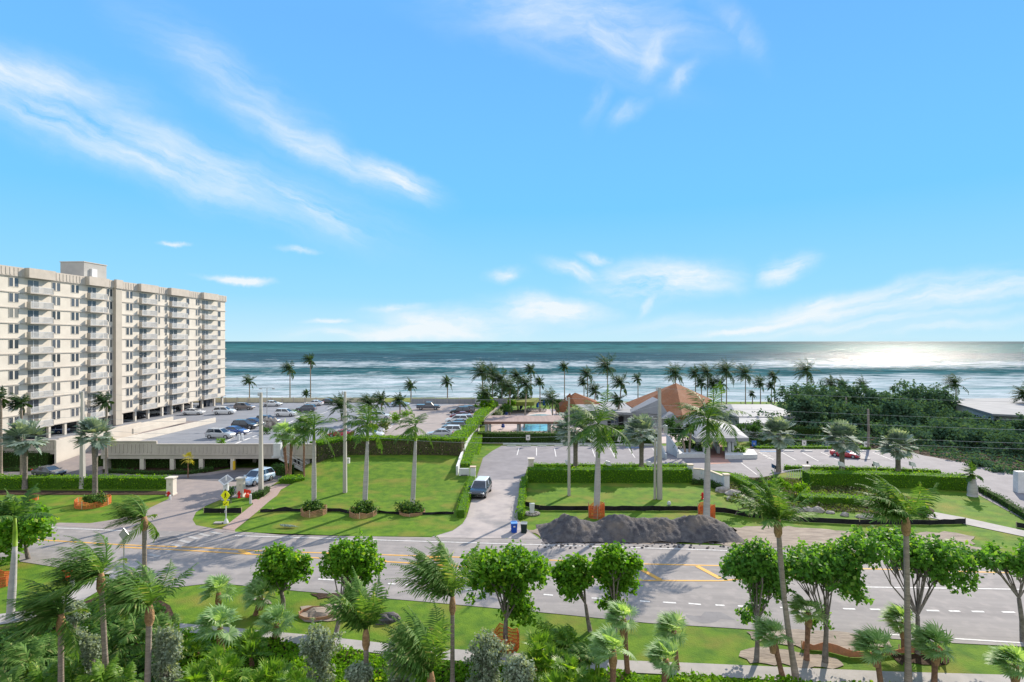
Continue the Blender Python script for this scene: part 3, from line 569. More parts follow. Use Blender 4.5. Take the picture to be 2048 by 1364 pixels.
# shelf coordinate: how far out from the shore (compressed with distance)
shelf=mm('DIVIDE',26450.0,mm('MAXIMUM',sp.outputs[1],30.0))
vec=comb(mm('MULTIPLY',sp.outputs[0],.010),mm('MULTIPLY',shelf,.11))
vec2=comb(mm('MULTIPLY',sp.outputs[0],.035),mm('MULTIPLY',shelf,.30))
nz=noise(vec,1.0,5); nz2=noise(vec2,1.0,6,.65); nz3=noise(vec2,3.2,5,.7)
q=mm('ADD',shelf,mm('MULTIPLY',mm('SUBTRACT',nz,.5),16.0))
cr=n.new('ShaderNodeValToRGB'); l.new(mm('DIVIDE',q,128.0,clamp=True),cr.inputs[0])
els=[(0,(.014,.042,.055)),(.03,(.010,.055,.065)),(.07,(.022,.105,.105)),(.15,(.035,.11,.108)),(.20,(.022,.06,.075)),(.30,(.03,.075,.09)),(.42,(.03,.095,.11)),(.5,(.04,.11,.125)),(.64,(.08,.18,.20)),(1,(.10,.22,.24))]
for k,(p,c) in enumerate(els):
    e=cr.color_ramp.elements[k] if k<2 else cr.color_ramp.elements.new(p); e.position=p; e.color=(*c,1)
fr=n.new('ShaderNodeValToRGB'); l.new(mm('DIVIDE',q,128.0,clamp=True),fr.inputs[0])
fe=[(0,0),(.24,.04),(.30,.22),(.335,.80),(.39,.80),(.44,.25),(.50,.30),(.56,.85),(.66,1.0),(.74,.75),(.82,1.0),(1,1.0)]
for k,(p,c) in enumerate(fe):
    e=fr.color_ramp.elements[k] if k<2 else fr.color_ramp.elements.new(p); e.position=p; e.color=(c,c,c,1)
foam=mm('ADD',fr.outputs[0],mm('MULTIPLY',mm('SUBTRACT',nz2,.55),2.6)); foam=mm('ADD',foam,mm('MULTIPLY',mm('SUBTRACT',nz3,.5),1.1))
cap=mm('MULTIPLY',mm('SUBTRACT',noise(comb(mm('MULTIPLY',sp.outputs[0],.012),mm('MULTIPLY',shelf,1.1)),2.2,3),.70,clamp=True),9.0)
gate=mm('GREATER_THAN',fr.outputs[0],.05)
foam=mm('MAXIMUM',mm('MULTIPLY',mm('SUBTRACT',foam,.22,clamp=True),gate),cap,clamp=True)
mx=n.new('ShaderNodeMix'); mx.data_type='RGBA'; l.new(foam,mx.inputs[0]); vm=n.new('ShaderNodeVectorMath'); vm.operation='SCALE'; l.new(cr.outputs[0],vm.inputs[0]); l.new(mm('ADD',mm('MULTIPLY',mm('SUBTRACT',noise(comb(mm('MULTIPLY',sp.outputs[0],.006),mm('MULTIPLY',shelf,.5)),2.0,5),.5),3.2),.95),vm.inputs['Scale']); l.new(vm.outputs[0],mx.inputs[6]); mx.inputs[7].default_value=(.47,.52,.56,1); l.new(mx.outputs[2],b.inputs['Base Color'])
ro=mm('ADD',mm('MULTIPLY',foam,.5),.17); l.new(ro,b.inputs['Roughness']); b.inputs['IOR'].default_value=1.33; sg=n.new('ShaderNodeMapRange'); l.new(mm('ADD',shelf,mm('MULTIPLY',mm('SUBTRACT',nz2,.5),30.0)),sg.inputs[0]); sg.inputs[1].default_value=58; sg.inputs[2].default_value=36; sg.inputs[3].default_value=.0; sg.inputs[4].default_value=.2
l.new(mm('MULTIPLY',sg.outputs[0],mm('MULTIPLY',mm('SUBTRACT',noise(comb(mm('MULTIPLY',sp.outputs[0],.05),mm('MULTIPLY',shelf,1.2)),5.5,7,.85),.46,clamp=True),11.0,clamp=True)),ms.inputs[0]); b.inputs['Specular IOR Level'].default_value=0; gl.inputs['Roughness'].default_value=.2
bp=n.new('ShaderNodeBump'); bp.inputs['Strength'].default_value=1.0; bp.inputs['Distance'].default_value=1.1
wv3=n.new('ShaderNodeMapping'); l.new(ge.outputs['Position'],wv3.inputs[0]); wv3.inputs['Scale'].default_value=(.10,.22,.1)
l.new(mm('ADD',noise(wv3.outputs[0],1.0,6,.65),mm('MULTIPLY',nz3,.5)),bp.inputs['Height']); l.new(bp.outputs[0],b.inputs['Normal']); l.new(bp.outputs[0],gl.inputs['Normal'])
st('sea',mb,m,smooth=True)
# ---------------------------------------------------------------- apartment block
U=np.array([math.sin(.066),math.cos(.066),0]); NR=np.array([math.cos(.066),-math.sin(.066),0])
C0=np.array([-76.5,153.3,0])
def PF(t,nn,z): p=C0-U*t+NR*nn; return (p[0],p[1],z)
def tpx(px,nn=0.0):
    k=(px-CX)/F; p=C0+NR*nn; return (p[0]-k*p[1])/(U[0]-k*U[1])
def fbox(mb,t0,t1,n0,n1,z0,z1):
    ps=[PF(t0,n0,0),PF(t1,n0,0),PF(t1,n1,0),PF(t0,n1,0)]; vs=[(p[0],p[1],z) for z in (z0,z1) for p in ps]
    mb.add(vs,[(0,1,2,3),(7,6,5,4),(0,4,5,1),(1,5,6,2),(2,6,7,3),(3,7,4,0)]); return mb
ZD=3.2; Z1=5.5; FH=2.5; ZR=Z1+10*FH; TE=70.
ap=Thing('apartment_building','cream ten storey apartment block with balconies and a beige roof band','apartment building',PF(30,-6,ZD))
mb=MB(); fbox(mb,0,TE,-15,0,Z1,ZR); wl=ap.part('wall',mb,stucco)
bal=[(tpx(61.4,.85),tpx(108,.85)),(tpx(181,.85),tpx(216,.85)),(tpx(284,.85),tpx(315,.85)),(tpx(344,.85),tpx(376.5,.85)),(tpx(409,.85),tpx(435,.85))]
mb=MB(); fbox(mb,-.3,TE,-15.3,.25,ZR,ZR+1.5)
for t in np.arange(0,TE,.72): fbox(mb,t,t+.26,.25,.30,ZR+.15,ZR+1.35)
for a,b in bal: fbox(mb,b-.2,a+.4,.252,1.0,ZR-.05,ZR+1.55)
t0,t1=tpx(232,.6),tpx(244,.6)
fbox(mb,t1-.1,t0+.1,.252,.8,ZR-.05,ZR+1.7); ap.part('roof_band',mb,band)
mb=MB(); fbox(mb,t1,t0,0.002,.6,0.1+ZD,ZR-.06); ap.part('pilaster',mb,M('tan_stucco',(.50,.45,.385),(.44,.40,.345),scale=.4,rough=.85))
mb=MB()
for k in range(0,11): 
    fbox(mb,-.35,t1,-.1,.14,Z1+k*FH-.16,Z1+k*FH+.0); fbox(mb,t0,TE,-.1,.14,Z1+k*FH-.16,Z1+k*FH+.0)
ap.part('floor_edges',mb,beigew)
WINS=[(17,37),(103.5,120.5),(142,157.5),(213,224.5),(252,265),(310.5,320),(330,333.5),(372.5,378.5),(391.5,399),(435.5,441)]
for k in range(10):
    zb=Z1+k*FH
    for i,(a,b) in enumerate(WINS):
        tb,ta=tpx(a),tpx(b); mb=MB(); z0,z1=zb+.80,zb+2.2
        fbox(mb,ta,tb,.002,.05,z0-.06,z0); fbox(mb,ta,tb,.002,.05,z1,z1+.05)
        ww=tb-ta
        if ww>1.3:
            c=(ta+tb)/2; fbox(mb,c-.13,c+.13,.002,.05,z0,z1)
        for e in (ta,tb-.05): fbox(mb,e,e+.05,.002,.05,z0,z1)
        w_=ap.part('window',mb,stucco); gq=MB()
        if ww>1.3: fbox(gq,ta+.05,c-.13,.002,.02,z0,z1); fbox(gq,c+.13,tb-.05,.002,.02,z0,z1)
        else: fbox(gq,ta+.05,tb-.05,.002,.02,z0,z1)
        ap.part('pane',gq,pane_m,w_)
    for i,(a,b) in enumerate(bal):
        ta,tb=b,a; wd=tb-ta
        mb=MB(); fbox(mb,ta,tb,0.145,.85,zb-.14,zb+.02); fbox(mb,ta,ta+.09,.145,.85,zb+.02,zb+1.0); fbox(mb,tb-.09,tb,.145,.85,zb+.02,zb+1.0)
        bo=ap.part('balcony',mb,beigew); rl=MB()
        fbox(rl,ta+.09,tb-.09,.79,.84,zb+.98,zb+1.04); fbox(rl,ta+.09,tb-.09,.79,.84,zb+.06,zb+.12)
        x=ta+.15
        while x<tb-.1: fbox(rl,x,x+.05,.80,.83,zb+.12,zb+.98); x+=.13
        ap.part('railing',rl,whitem,bo)
        if i%2==0: sc_=MB(); fbox(sc_,ta+.1,ta+wd*.42,.74,.77,zb+.05,zb+.95); ap.part('screen',sc_,beigew,bo)
        d=MB(); c0=tb-.35; fbox(d,c0-wd*.45,c0,.002,.03,zb+.15,zb+2.1); dd=ap.part('sliding_door',d,pane_m)
        fr=MB(); c=c0-wd*.225; fbox(fr,c-.05,c+.05,.031,.05,zb+.15,zb+2.1); ap.part('frame',fr,whitem,dd)
# roof house
a,b=tpx(168,-3),tpx(213,-3); mb=MB(); fbox(mb,b,a,-7.8,-3,ZR+1.4,35.2); ph=ap.part('roof_house',mb,M('grey_stucco',(.44,.43,.41),(.37,.36,.345),scale=.5,rough=.9))
mb=MB(); fbox(mb,b-.1,a+.1,-7.9,-2.9,35.2,35.35); ap.part('roof_cap',mb,band,ph)
mb=MB(); c=tpx(182,-3); fbox(mb,c-1.1,c+.2,-2.998,-2.6,ZR+1.5,ZR+3.6); ap.part('door_box',mb,whitem,ph)
# stilts
mb=MB()
for px in (100,132,160,200,245,272,298,326,345,367,385,406,430,446):
    t=tpx(px); m2=MB(); fbox(m2,t-.22,t+.22,-.5,-.05,ZD-.1,Z1); ap.part('column',m2,stucco)
m2=MB(); fbox(m2,0,TE,-15,-9,ZD,Z1); ap.part('ground_floor_wall',m2,beigew)
m2=MB()
for px,q in ((215,229),(331,340),(413,425)):
    m2=MB(); a,b=tpx(px,-1),tpx(q,-1); fbox(m2,b,a,-3,-1,ZD,Z1-.1); ap.part('lobby_glazing',m2,glass)
# ---------------------------------------------------------------- parking garage
gar=Thing('parking_garage','raised pale grey parking deck with a ribbed beige parapet and open dark bays','parking garage',(-45,89,0))
def wpt(px,D): return ((px-CX)/F*D,D)
XR=-30.3
xa=-63.6
deckpoly=[(xa,89.3),(XR,89.3),(XR,95.6),(-9.6,95.6),(-2.2,157),(-120,157),(-120,93),(-77.9,93),(-77.9,93),(-73.4,93),(-71.6,121),(-61.6,121)]
gar.part('deck_slab',MB().prism(deckpoly,ZD-.5,ZD),deckm)
tan=[(G(780,868,ZD)[0],96.5),(-9.4,96.5),(-2.4,153),(-14,153),(G(780,822,ZD)[0],G(780,822,ZD)[1])]
st('tan_parking_lot',MB().sheet([(x,y,ZD+.02) for x,y in tan]),tanm)
def ribwall(name,a,b,z0,z1,th=.25,rib=.55,mat=beigew,par=None):
    mb=MB(); a=Vector((a[0],a[1],0)); b=Vector((b[0],b[1],0)); d=(b-a).normalized(); L=(b-a).length
    mb.seg((a.x,a.y,(z0+z1)/2),(b.x,b.y,(z0+z1)/2),th,z1-z0)
    nn=Vector((d.y,-d.x,0)); k=0.3
    if rib:
        while k<L-.3:
            p=a+d*k+nn*(th/2+.04); mb.box(p.x,p.y,(z0+z1)/2-.08,.16,.09,(z1-z0)*.62,math.atan2(d.y,d.x)); k+=rib
        p0=a+nn*(th/2+.05);p1=b+nn*(th/2+.05); mb.seg((p0.x,p0.y,z1-.08),(p1.x,p1.y,z1-.08),.12,.17); mb.seg((p0.x,p0.y,z0+.08),(p1.x,p1.y,z0+.08),.12,.17)
    return gar.part(name,mb,mat)
ribwall('parapet',(xa,89.1),(-55,89.1),2.35,4.55,rib=.62); ribwall('parapet',(-55,89.1),(XR,89.1),2.35,4.1,rib=.62)
ribwall('parapet',(-120,92.7),(-73.5,92.7),2.35,4.1,rib=.62)
gar.part('fascia_beam',MB().box((xa+XR)/2,89.15,2.05,XR-xa,.35,.55),beigew); gar.part('fascia_beam',MB().box(-96.7,92.75,2.05,46.5,.35,.55),beigew)
for px in (285,345,403,466): 
    p=wpt(px,89.2); gar.part('column',MB().box(p[0],89.25,.9,.62,.5,1.8),stucco)
p=wpt(466,89.2); gar.part('bollard_guard',MB().box(p[0]+.36,88.85,.8,.3,.3,1.3),M('guard_yellow',(.7,.45,.03),rough=.5))
p=wpt(505,94); gar.part('column',MB().box(p[0],95,1.35,.6,.5,2.7),beigew)
gar.part('side_wall',MB().box(-33.4,89.6,1.35,3.9,.5,2.7),greyc)
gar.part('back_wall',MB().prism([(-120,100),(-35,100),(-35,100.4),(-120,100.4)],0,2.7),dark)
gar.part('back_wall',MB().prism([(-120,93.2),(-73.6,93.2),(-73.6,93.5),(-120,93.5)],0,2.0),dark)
gar.part('retaining_wall',MB().prism([(-33,91),(-30.6,95.9),(-9.8,95.9),(-9.8,96.3),(-30.9,96.3),(-33.4,91.2)],0,ZD-.01),greyc)
# ramp and its walls
def wallU(name,x0,D0,D1,z0a,z1a,z0b,z1b,th=.3,mat=stucco):
    xb=x0+.0661*(D1-D0); vs=[]
    for x,D,za,zb in ((x0,D0,z0a,z1a),(xb,D1,z0b,z1b)): vs+=[(x-th/2,D,za),(x+th/2,D,za),(x+th/2,D,zb),(x-th/2,D,zb)]
    return gar.part(name,MB().add(vs,[(0,1,2,3),(7,6,5,4),(0,4,5,1),(1,5,6,2),(2,6,7,3),(3,7,4,0)]),mat)
wallU('ramp_wall',-73.3,92.3,121,0,4.05,0,4.1); wallU('ramp_wall',-63.4,89.4,119,0,4.3,0,4.15)
wallU('ramp_parapet',-73.55,93.2,112,4.06,4.2,4.06,4.2,mat=band); wallU('ramp_wall',-68.6,104,119,ZD,4.15,ZD,4.1)
mb=MB(); mb.add([(-73.2,88.5,.06),(-63.5,88.5,.06),(-61.6,121,ZD+.01),(-71.3,121,ZD+.01)],[(0,1,2,3)]); gar.part('ramp',mb,paver)
# outside stair
mb=MB(); p0=wpt(562,88.6)
for k in range(12): mb.box(p0[0]+.15+k*.33,88.45,2.15-k*.18,.36,1.0,.16)
gar.part('stair',mb,beigew)
mb=MB()
for yy in (87.92,88.98):
    mb.seg((p0[0],yy,2.05),(p0[0]+4.1,yy,-.05),.08,.3); mb.seg((p0[0],yy,3.3),(p0[0]+4.1,yy,1.1),.06,.06)
    for k in range(8): mb.seg((p0[0]+k*.56,yy,2.05-k*.3),(p0[0]+k*.56,yy,3.3-k*.3),.04,.04)
gar.part('stair_rail',mb,whitem)
q=wpt(556.5,88.5); gar.part('stair_landing',MB().box(q[0],88.5,2.25,1.6,1.2,.3).box(q[0]+.1,88.2,3.35,1.1,.9,2.0),whitem)
q=wpt(593,89.3); gar.part('door',MB().box(q[0],89.33,1.0,1.1,.08,2.0),dark)
# deck markings, stops and kerbs
mb=MB()
def dk(pts,wd=.15,z=ZD+.03): ribbon(mb,[G(x,y,ZD) for x,y in pts],wd,z)
for k in range(7): dk([(470+k*17.5,888-k*6.9),(482.5+k*17.5,883-k*6.9)],.42)
for a,b in [((455,881),(470,875)),((494,869),(505,864)),((528,861),(550,850)),((592,836),(603,831)),((505,876),(520,879)),((502,816),(512,814)),((590,835),(610,829)),((655,818),(668,813)),((765,862),(772,859)),((775,858),(785,853)),((450,884),(461,880)),((640,829),(655,823))]: dk([a,b],.2)
for k in range(5): dk([(766+k*8,861-k*5),(771+k*8,858-k*5)],.3)
st('deck_marking',mb,linem)
# fence and grass strip at the sea end of the deck
fe=Thing('beach_fence','cream panel fence along the far edge of the parking deck','fence',(-70,157.6,ZD))
fe.part('panels',MB().box(-66,157.6,ZD+.62,62,.12,1.2),M('cream_fence',(.62,.57,.42),(.52,.49,.36),scale=1.2,rough=.9,stretch=(3,1,.2)))
for k in range(21): fe.part('post',MB().box(-97+k*3.1,157.5,ZD+.7,.22,.25,1.4),beigew)
fe=Thing('low_sea_wall','grey slatted wall at the ocean end of the tan parking lot','wall',(-14,154.5,ZD))
fe.part('slats',MB().box(-14.3,155,ZD+.65,26,.15,1.3),M('slat_grey',(.24,.25,.27),(.34,.35,.37),scale=2,rough=.8,stretch=(4,1,.1)))
for k in range(9): fe.part('post',MB().box(-27+k*3.2,154.85,ZD+.75,.25,.25,1.5),greyc)
fe.part('gate_panel',MB().box(-9.0,154.7,ZD+.8,1.9,.12,1.5),whitem)
mb=MB(); mb.prism([(-120,158),(6,158),(8,170),(-120,170)],ZD-1,ZD+.05); st('bluff_grass',mb,M('dune_grass',(.20,.22,.05),(.12,.15,.03),scale=.8,rough=.95,bump=.8,bscale=4))
# ---------------------------------------------------------------- club house
TZ=3.0
roofm=M('cedar_shingle',(.25,.10,.045),(.175,.07,.033),scale=1.2,rough=.85,bump=.5,bscale=3,stretch=(1,1,6),c3=(.24,.12,.07),s3=.4)
whiteroof=M('white_roof',(.28,.29,.31),(.23,.24,.26),scale=.4,rough=.7); cw=M('club_wall',(.50,.53,.55),(.43,.46,.48),scale=.5,rough=.8)
cb=Thing('beach_club','white low club house with a big cedar shingle hip roof and entrance porch','club house',(30,128,0))
def flat(name,poly,z0,z1,mat): return cb.part(name,MB().prism(poly,z0,z1),mat)
A=wpt(1138,141);B=wpt(1330,130.5);Cc=wpt(1372,128);D_=wpt(1372,152);E_=wpt(1138,157)
flat('wall',[wpt(1142,142),wpt(1215,137),wpt(1330,131.5),wpt(1370,129),wpt(1370,151),wpt(1142,155)],0,2.9,cw)
flat('flat_roof',[wpt(1136,140),wpt(1215,135),wpt(1330,129.5),(Cc[0]+.5,127.4),(D_[0]+.5,153),(E_[0]-.5,157.5)],2.9,3.45,whiteroof)
for px,w_,h_ in ((1243,1.1,2.2),(1219,.7,1.2)): q=wpt(px,134.4); cb.part('door',MB().box(q[0],134.9+(1219-px)*.0,h_/2+.1,w_,.6,h_),dark)
for px in (1225,1233,1255): q=wpt(px,134.6); cb.part('window',MB().box(q[0],134.6,1.5,.6,.5,1.5),glass)
# big hip roof
def hip(name,cor,apex,mat,thick=.35):
    vs=[tuple(c) for c in cor]+[apex]+[(c[0],c[1],c[2]-thick) for c in cor]; n_=len(cor)
    return cb.part(name,MB().add(vs,[(i,(i+1)%n_,n_) for i in range(n_)]+[(n_+1+i,n_+1+(i+1)%n_,(i+1)%n_,i) for i in range(n_)]+[tuple(range(2*n_,n_,-1))]),mat)
ax=At(1352,766,143)
hip('hip_roof',[At(1268,817,139.5),At(1366,836,125.5),At(1424,799,147),(At(1360,800,168)[0],168,3.4),At(1250,806,153)],ax,roofm)
cb.part('roof_wall',MB().prism([wpt(1270,141),wpt(1366,127.5),wpt(1420,147),wpt(1360,165),wpt(1254,152)],0,3.1),cw)
# white gable in front
gz=MB(); a=At(1262,826,133); b=At(1318,799,130.5); c=At(1338,828,128.5); gz.add([(a[0],a[1],3.5),b,(c[0],c[1],3.5),(b[0],b[1]+6,b[2]),(a[0]+1,a[1]+6,3.5),(c[0]+1,c[1]+6,3.5)],[(0,1,2),(0,4,3,1),(1,3,5,2),(5,3,4)]); cb.part('gable',gz,whiteroof)
a=At(1322,838,127); b=At(1346,826,126); c=At(1356,838,124.5); cb.part('gable',MB().add([(a[0],a[1],2.9),b,(c[0],c[1],2.9),(b[0],b[1]+3,b[2]),(a[0],a[1]+3,2.9),(c[0],c[1]+3,2.9)],[(0,1,2),(0,4,3,1),(1,3,5,2)]),whiteroof)
# right wing
w4=[(At(1475,832,128)[0],128),(At(1604,834,127)[0],127),(At(1545,808,152)[0],152),(At(1440,808,150)[0],150)]
rz=MB(); ee=[(w4[0][0],128,3.2),(w4[1][0],127,3.2),(w4[2][0],150,3.2),(w4[3][0]-4,150,3.2)]; r1=At(1462,808.5,141); r2=At(1541,808.5,141)
rz.add(ee+[r1,r2]+[(e[0],e[1],2.8) for e in ee],[(0,1,5,4),(1,2,5),(2,3,4,5),(3,0,4),(6,7,1,0),(7,8,2,1),(8,9,3,2),(9,6,0,3),(9,8,7,6)]); cb.part('wing_roof',rz,whiteroof)
cb.part('wing_wall',MB().prism([(ee[0][0]+1,129.2),(ee[1][0]-1,128.3),(ee[2][0]-1,149),(ee[3][0]+1,149)],0,2.8),cw)
cb.part('wing_roof',MB().prism([wpt(1478,119),wpt(1530,119),wpt(1546,128),wpt(1478,128)],2.6,3.0),whiteroof)
cb.part('wing_wall',MB().prism([wpt(1480,120),wpt(1528,120),wpt(1540,127.9),wpt(1480,127.9)],0,2.6),cw)
# porch
e0=At(1392,876,98.8);e1=At(1497,876,99.2);e2=At(1438,845,116);e3=At(1376,850,112); r0=At(1412,841,112); zf=e1[2]
e0=(e0[0],e0[1],zf)
pr=MB(); le=(At(1361,852,111)[0],111,zf+.1); re=(At(1470,852,113)[0],113,zf+.1)
rid=(At(1392,841,113)[0],113,zf+2.3); rid2=(At(1418,852,104)[0],105,zf+1.9)
pr.add([e0,(e1[0],e1[1],zf),re,rid,le,rid2],[(0,1,5),(1,2,3,5),(0,5,3,4),(2,4,3)]); 
for a_,b_ in ((e0,e1),(e1,re),(le,e0)): 
    pr.seg((a_[0],a_[1],zf-.28),(b_[0],b_[1],zf-.28),.14,.62)
cb.part('porch_roof',pr,whiteroof)
cb.part('porch_ceiling',MB().sheet([(e0[0],e0[1]+.1,zf-.3),(e1[0],e1[1]+.1,zf-.3),(re[0],re[1],zf-.3),(le[0],le[1],zf-.3)]),cw)
for px,D,s_ in ((1409,99.6,.45),(1464,100,.45),(1459,100,.7),(1394,104,.5),(1470,110,.5),(1400,111,.5)):
    q=wpt(px,D); cb.part('porch_column',MB().box(q[0],D,(zf-.3)/2,s_,.5,zf-.3),cw)
q=wpt(1440,109); cb.part('entry_ramp_wall',MB().prism([wpt(1434,102),wpt(1440,102),wpt(1432,112),wpt(1426,112)],0,1.3),cw)
st('entry_paving',MB().sheet([(*wpt(1412,98.3),.06),(*wpt(1452,98.3),.06),(*wpt(1462,94),.06),(*wpt(1420,93),.06)]),M('red_paving',(.42,.24,.19),(.34,.21,.18),scale=2,rough=.85))
st('entry_paving',MB().sheet([(*wpt(1412,98.4),.064),(*wpt(1452,98.4),.064),(*wpt(1440,125),.064),(*wpt(1405,125),.064)]),M('red_brick',(.33,.17,.14),(.27,.15,.12),scale=2,rough=.85))
for a_,b_ in (((1354,98.2),(1412,98.2)),((1450,97),(1515,97.6))):
    P=[wpt(a_[0],a_[1]),wpt(b_[0],b_[1]),wpt(b_[0]-8,b_[1]+4.5),wpt(a_[0],a_[1]+4.5)]; cb.part('planter',MB().prism(P,0,.75),whitem)
# curved entrance walls
for lab,pts in (('stair_wall',[(1314,100,2.6),(1322,99,2.5),(1332,97.5,1.0),(1334,97,.9)]),('stair_wall',[(1336,103.5,3.2),(1341,102,2.9),(1352,100,1.9),(1357,98.6,1.2),(1358,98.2,1.1)])):
    mb=MB()
    for a_,b_ in zip(pts,pts[1:]):
        pa,pb=wpt(a_[0],a_[1]),wpt(b_[0],b_[1]); vs=[(pa[0],pa[1],0),(pb[0],pb[1],0),(pb[0],pb[1],b_[2]),(pa[0],pa[1],a_[2])]; mb.add(vs+[(x-.25,y+.25,z) for x,y,z in vs],[(0,1,2,3),(7,6,5,4),(3,2,6,7),(0,3,7,4),(1,5,6,2)])
    cb.part(lab,mb,cw)
# small tiki roofs by the pool
def hut(name,label,px0,px1,D,zb,apx,apy,dep=8,z1=None):
    x0,x1=wpt(px0,D)[0],wpt(px1,D)[0]; T=Thing(name,label,'hut',((x0+x1)/2,D+dep/2,0))
    c=[(x0,D,zb),(x1,D,zb),(x1,D+dep,zb),(x0,D+dep,zb)]; a=At(apx,apy,D+dep/2)
    T.part('roof',MB().add(c+[a]+[(p[0],p[1],zb-.25) for p in c],[(0,1,4),(1,2,4),(2,3,4),(3,0,4),(5,6,1,0),(6,7,2,1),(7,8,3,2),(8,5,0,3),(8,7,6,5)]),roofm)
    for p in c:
        k=.85; mx_=(x0+x1)/2; T.part('post',MB().tube([(mx_+(p[0]-mx_)*k,D+dep/2+(p[1]-D-dep/2)*k,0),(mx_+(p[0]-mx_)*k,D+dep/2+(p[1]-D-dep/2)*k,zb)],.14,6),wood)
    return T
hut('tiki_hut','tiki hut with a shaggy brown roof beside the blue umbrellas and the white wing',1114,1158,142,2.6,1140,786,9)
hut('garden_pavilion','low shingle roofed pavilion with a grey ridge behind the flat white roof',1134,1205,150,3.3,1150,785,12)
# long pool pavilion
pv=Thing('pool_pavilion','long brown roofed pavilion on white posts in front of the pool','pavilion',(wpt(1050,118)[0],120,0))
x0,x1=wpt(968,118)[0],wpt(1142,118)[0]
pv.part('roof',MB().add([(x0,117.6,3.3),(x1,117.6,3.3),(x1,129,3.1),(x0+.6,129,3.1),(x0,117.6,3.52),(x1,117.6,3.52),(x1,129,3.32),(x0+.6,129,3.32)],[(3,2,1,0),(4,5,6,7),(0,1,5,4),(1,2,6,5),(2,3,7,6),(3,0,4,7)]),M('brown_roofing',(.33,.25,.225),(.25,.19,.175),scale=.7,rough=.85,stretch=(3,.2,1)))
pv.part('fascia',MB().box((x0+x1)/2,117.5,3.26,x1-x0,.12,.46),M('fascia_brown',(.24,.14,.11),rough=.8))
for px in (972,980,1036,1097,1138):
    q=wpt(px,118.2); pv.part('post',MB().box(q[0],118.2,1.62,.45,.45,3.24),cw)
for px in (975,1040,1100): q=wpt(px,128); pv.part('post',MB().box(q[0],128.2,1.5,.4,.4,3.0),cw)
# swimming pool
pp=[wpt(1042,126.5),wpt(1098,126.5),wpt(1102,150)]+[ (wpt(1081,154)[0]+math.cos(a)*3.9,151+math.sin(a)*5) for a in np.linspace(.2,math.pi-.2,9)]+[wpt(1054,150)]
st('pool_water',MB().sheet([(p[0],p[1],.07) for p in pp]),M('pool_water',(.16,.46,.47),(.12,.40,.42),scale=.6,rough=.08,spec=.6,bump=.1,bscale=3))
kerb('pool_coping',pp+[pp[0]],.4,.16,0,whitem)
# ---------------------------------------------------------------- planting
rng=random.Random(11)
def zed(py,px=0,z=0): return G(px,py,z)
# --- royal palms
royalpalm(628,1022,880,856,'royal palm with a netted planter, first from the brick path',rng,topx=628,Lp=74)
royalpalm(729,1022,882,848,'royal palm on the lawn between two netted planters and the concrete poles',rng,topx=735,Lp=76,tr=.27)
royalpalm(825,1014,882,852,'royal palm nearest the white stepped wall, with sparse bent fronds',rng,topx=831,Lp=60,n=9)
royalpalm(1193,1036,882,848,'royal palm standing behind the asphalt heap with orange mesh at its foot',rng,topx=1197,Lp=88,n=17,tr=.31,group='royal palms behind the asphalt heap')
royalpalm(1413,1040,865,838,'royal palm in front of the entrance porch with orange mesh at its foot',rng,topx=1416,Lp=88,n=18,tr=.32,group='royal palms behind the asphalt heap')
royalpalm(20,1242,1092,1035,'tall grey royal palm at the corner where the footpath meets the crossing',rng,topx=30,Lp=74,tr=.22,wind=.3,n=12,group=None,D=41,e1=15,droop=1.0)
royalpalm(1945,992,957,948,'stubby pale royal palm at the bend of the right hand drive',rng,Lp=28,tr=.5,n=9,group=None)
# --- silver fan palms
SP=[(50,880,978,46,'silver fan palm in front of the clipped roadside hedge beside the garage',.28),(190,873,1001,46,'silver fan palm rising from the orange netted mound',.28),
(1151,862,940,52,'silver fan palm behind the first concrete pole of the club hedge',.34),(1283,868,940,44,'dull silver fan palm with a cut stump crown in the club parking row',.34),
(1557,868,944,40,'silver fan palm beside the blue sign board',.34),(1684,880,944,44,'round silver fan palm right above the red car',.36),(1796,896,946,42,'silver fan palm last in the row of the club parking hedge',.34)]
for px,py,by,rp,lab,tr in SP:
    b=G(px,by); fanpalm(px,py,b[1],lab,rng,rp=rp,wind=.25 if px>300 else .4,n=34,mat=silver,tm=bark,tr=tr,group='silver fan palms round the drives',name='silver_fan_palm',blades=15,drp=.3,e0=88,e1=-30,skirt=False,split=.8,bw=1.0,pet=.62)
fanpalm(376,918,84,'tiny yellow fan palm in the garage hedge',rng,rp=16,n=12,mat=yleaf,tr=.07,skirt=False,wind=.1,name='dwarf_palm')
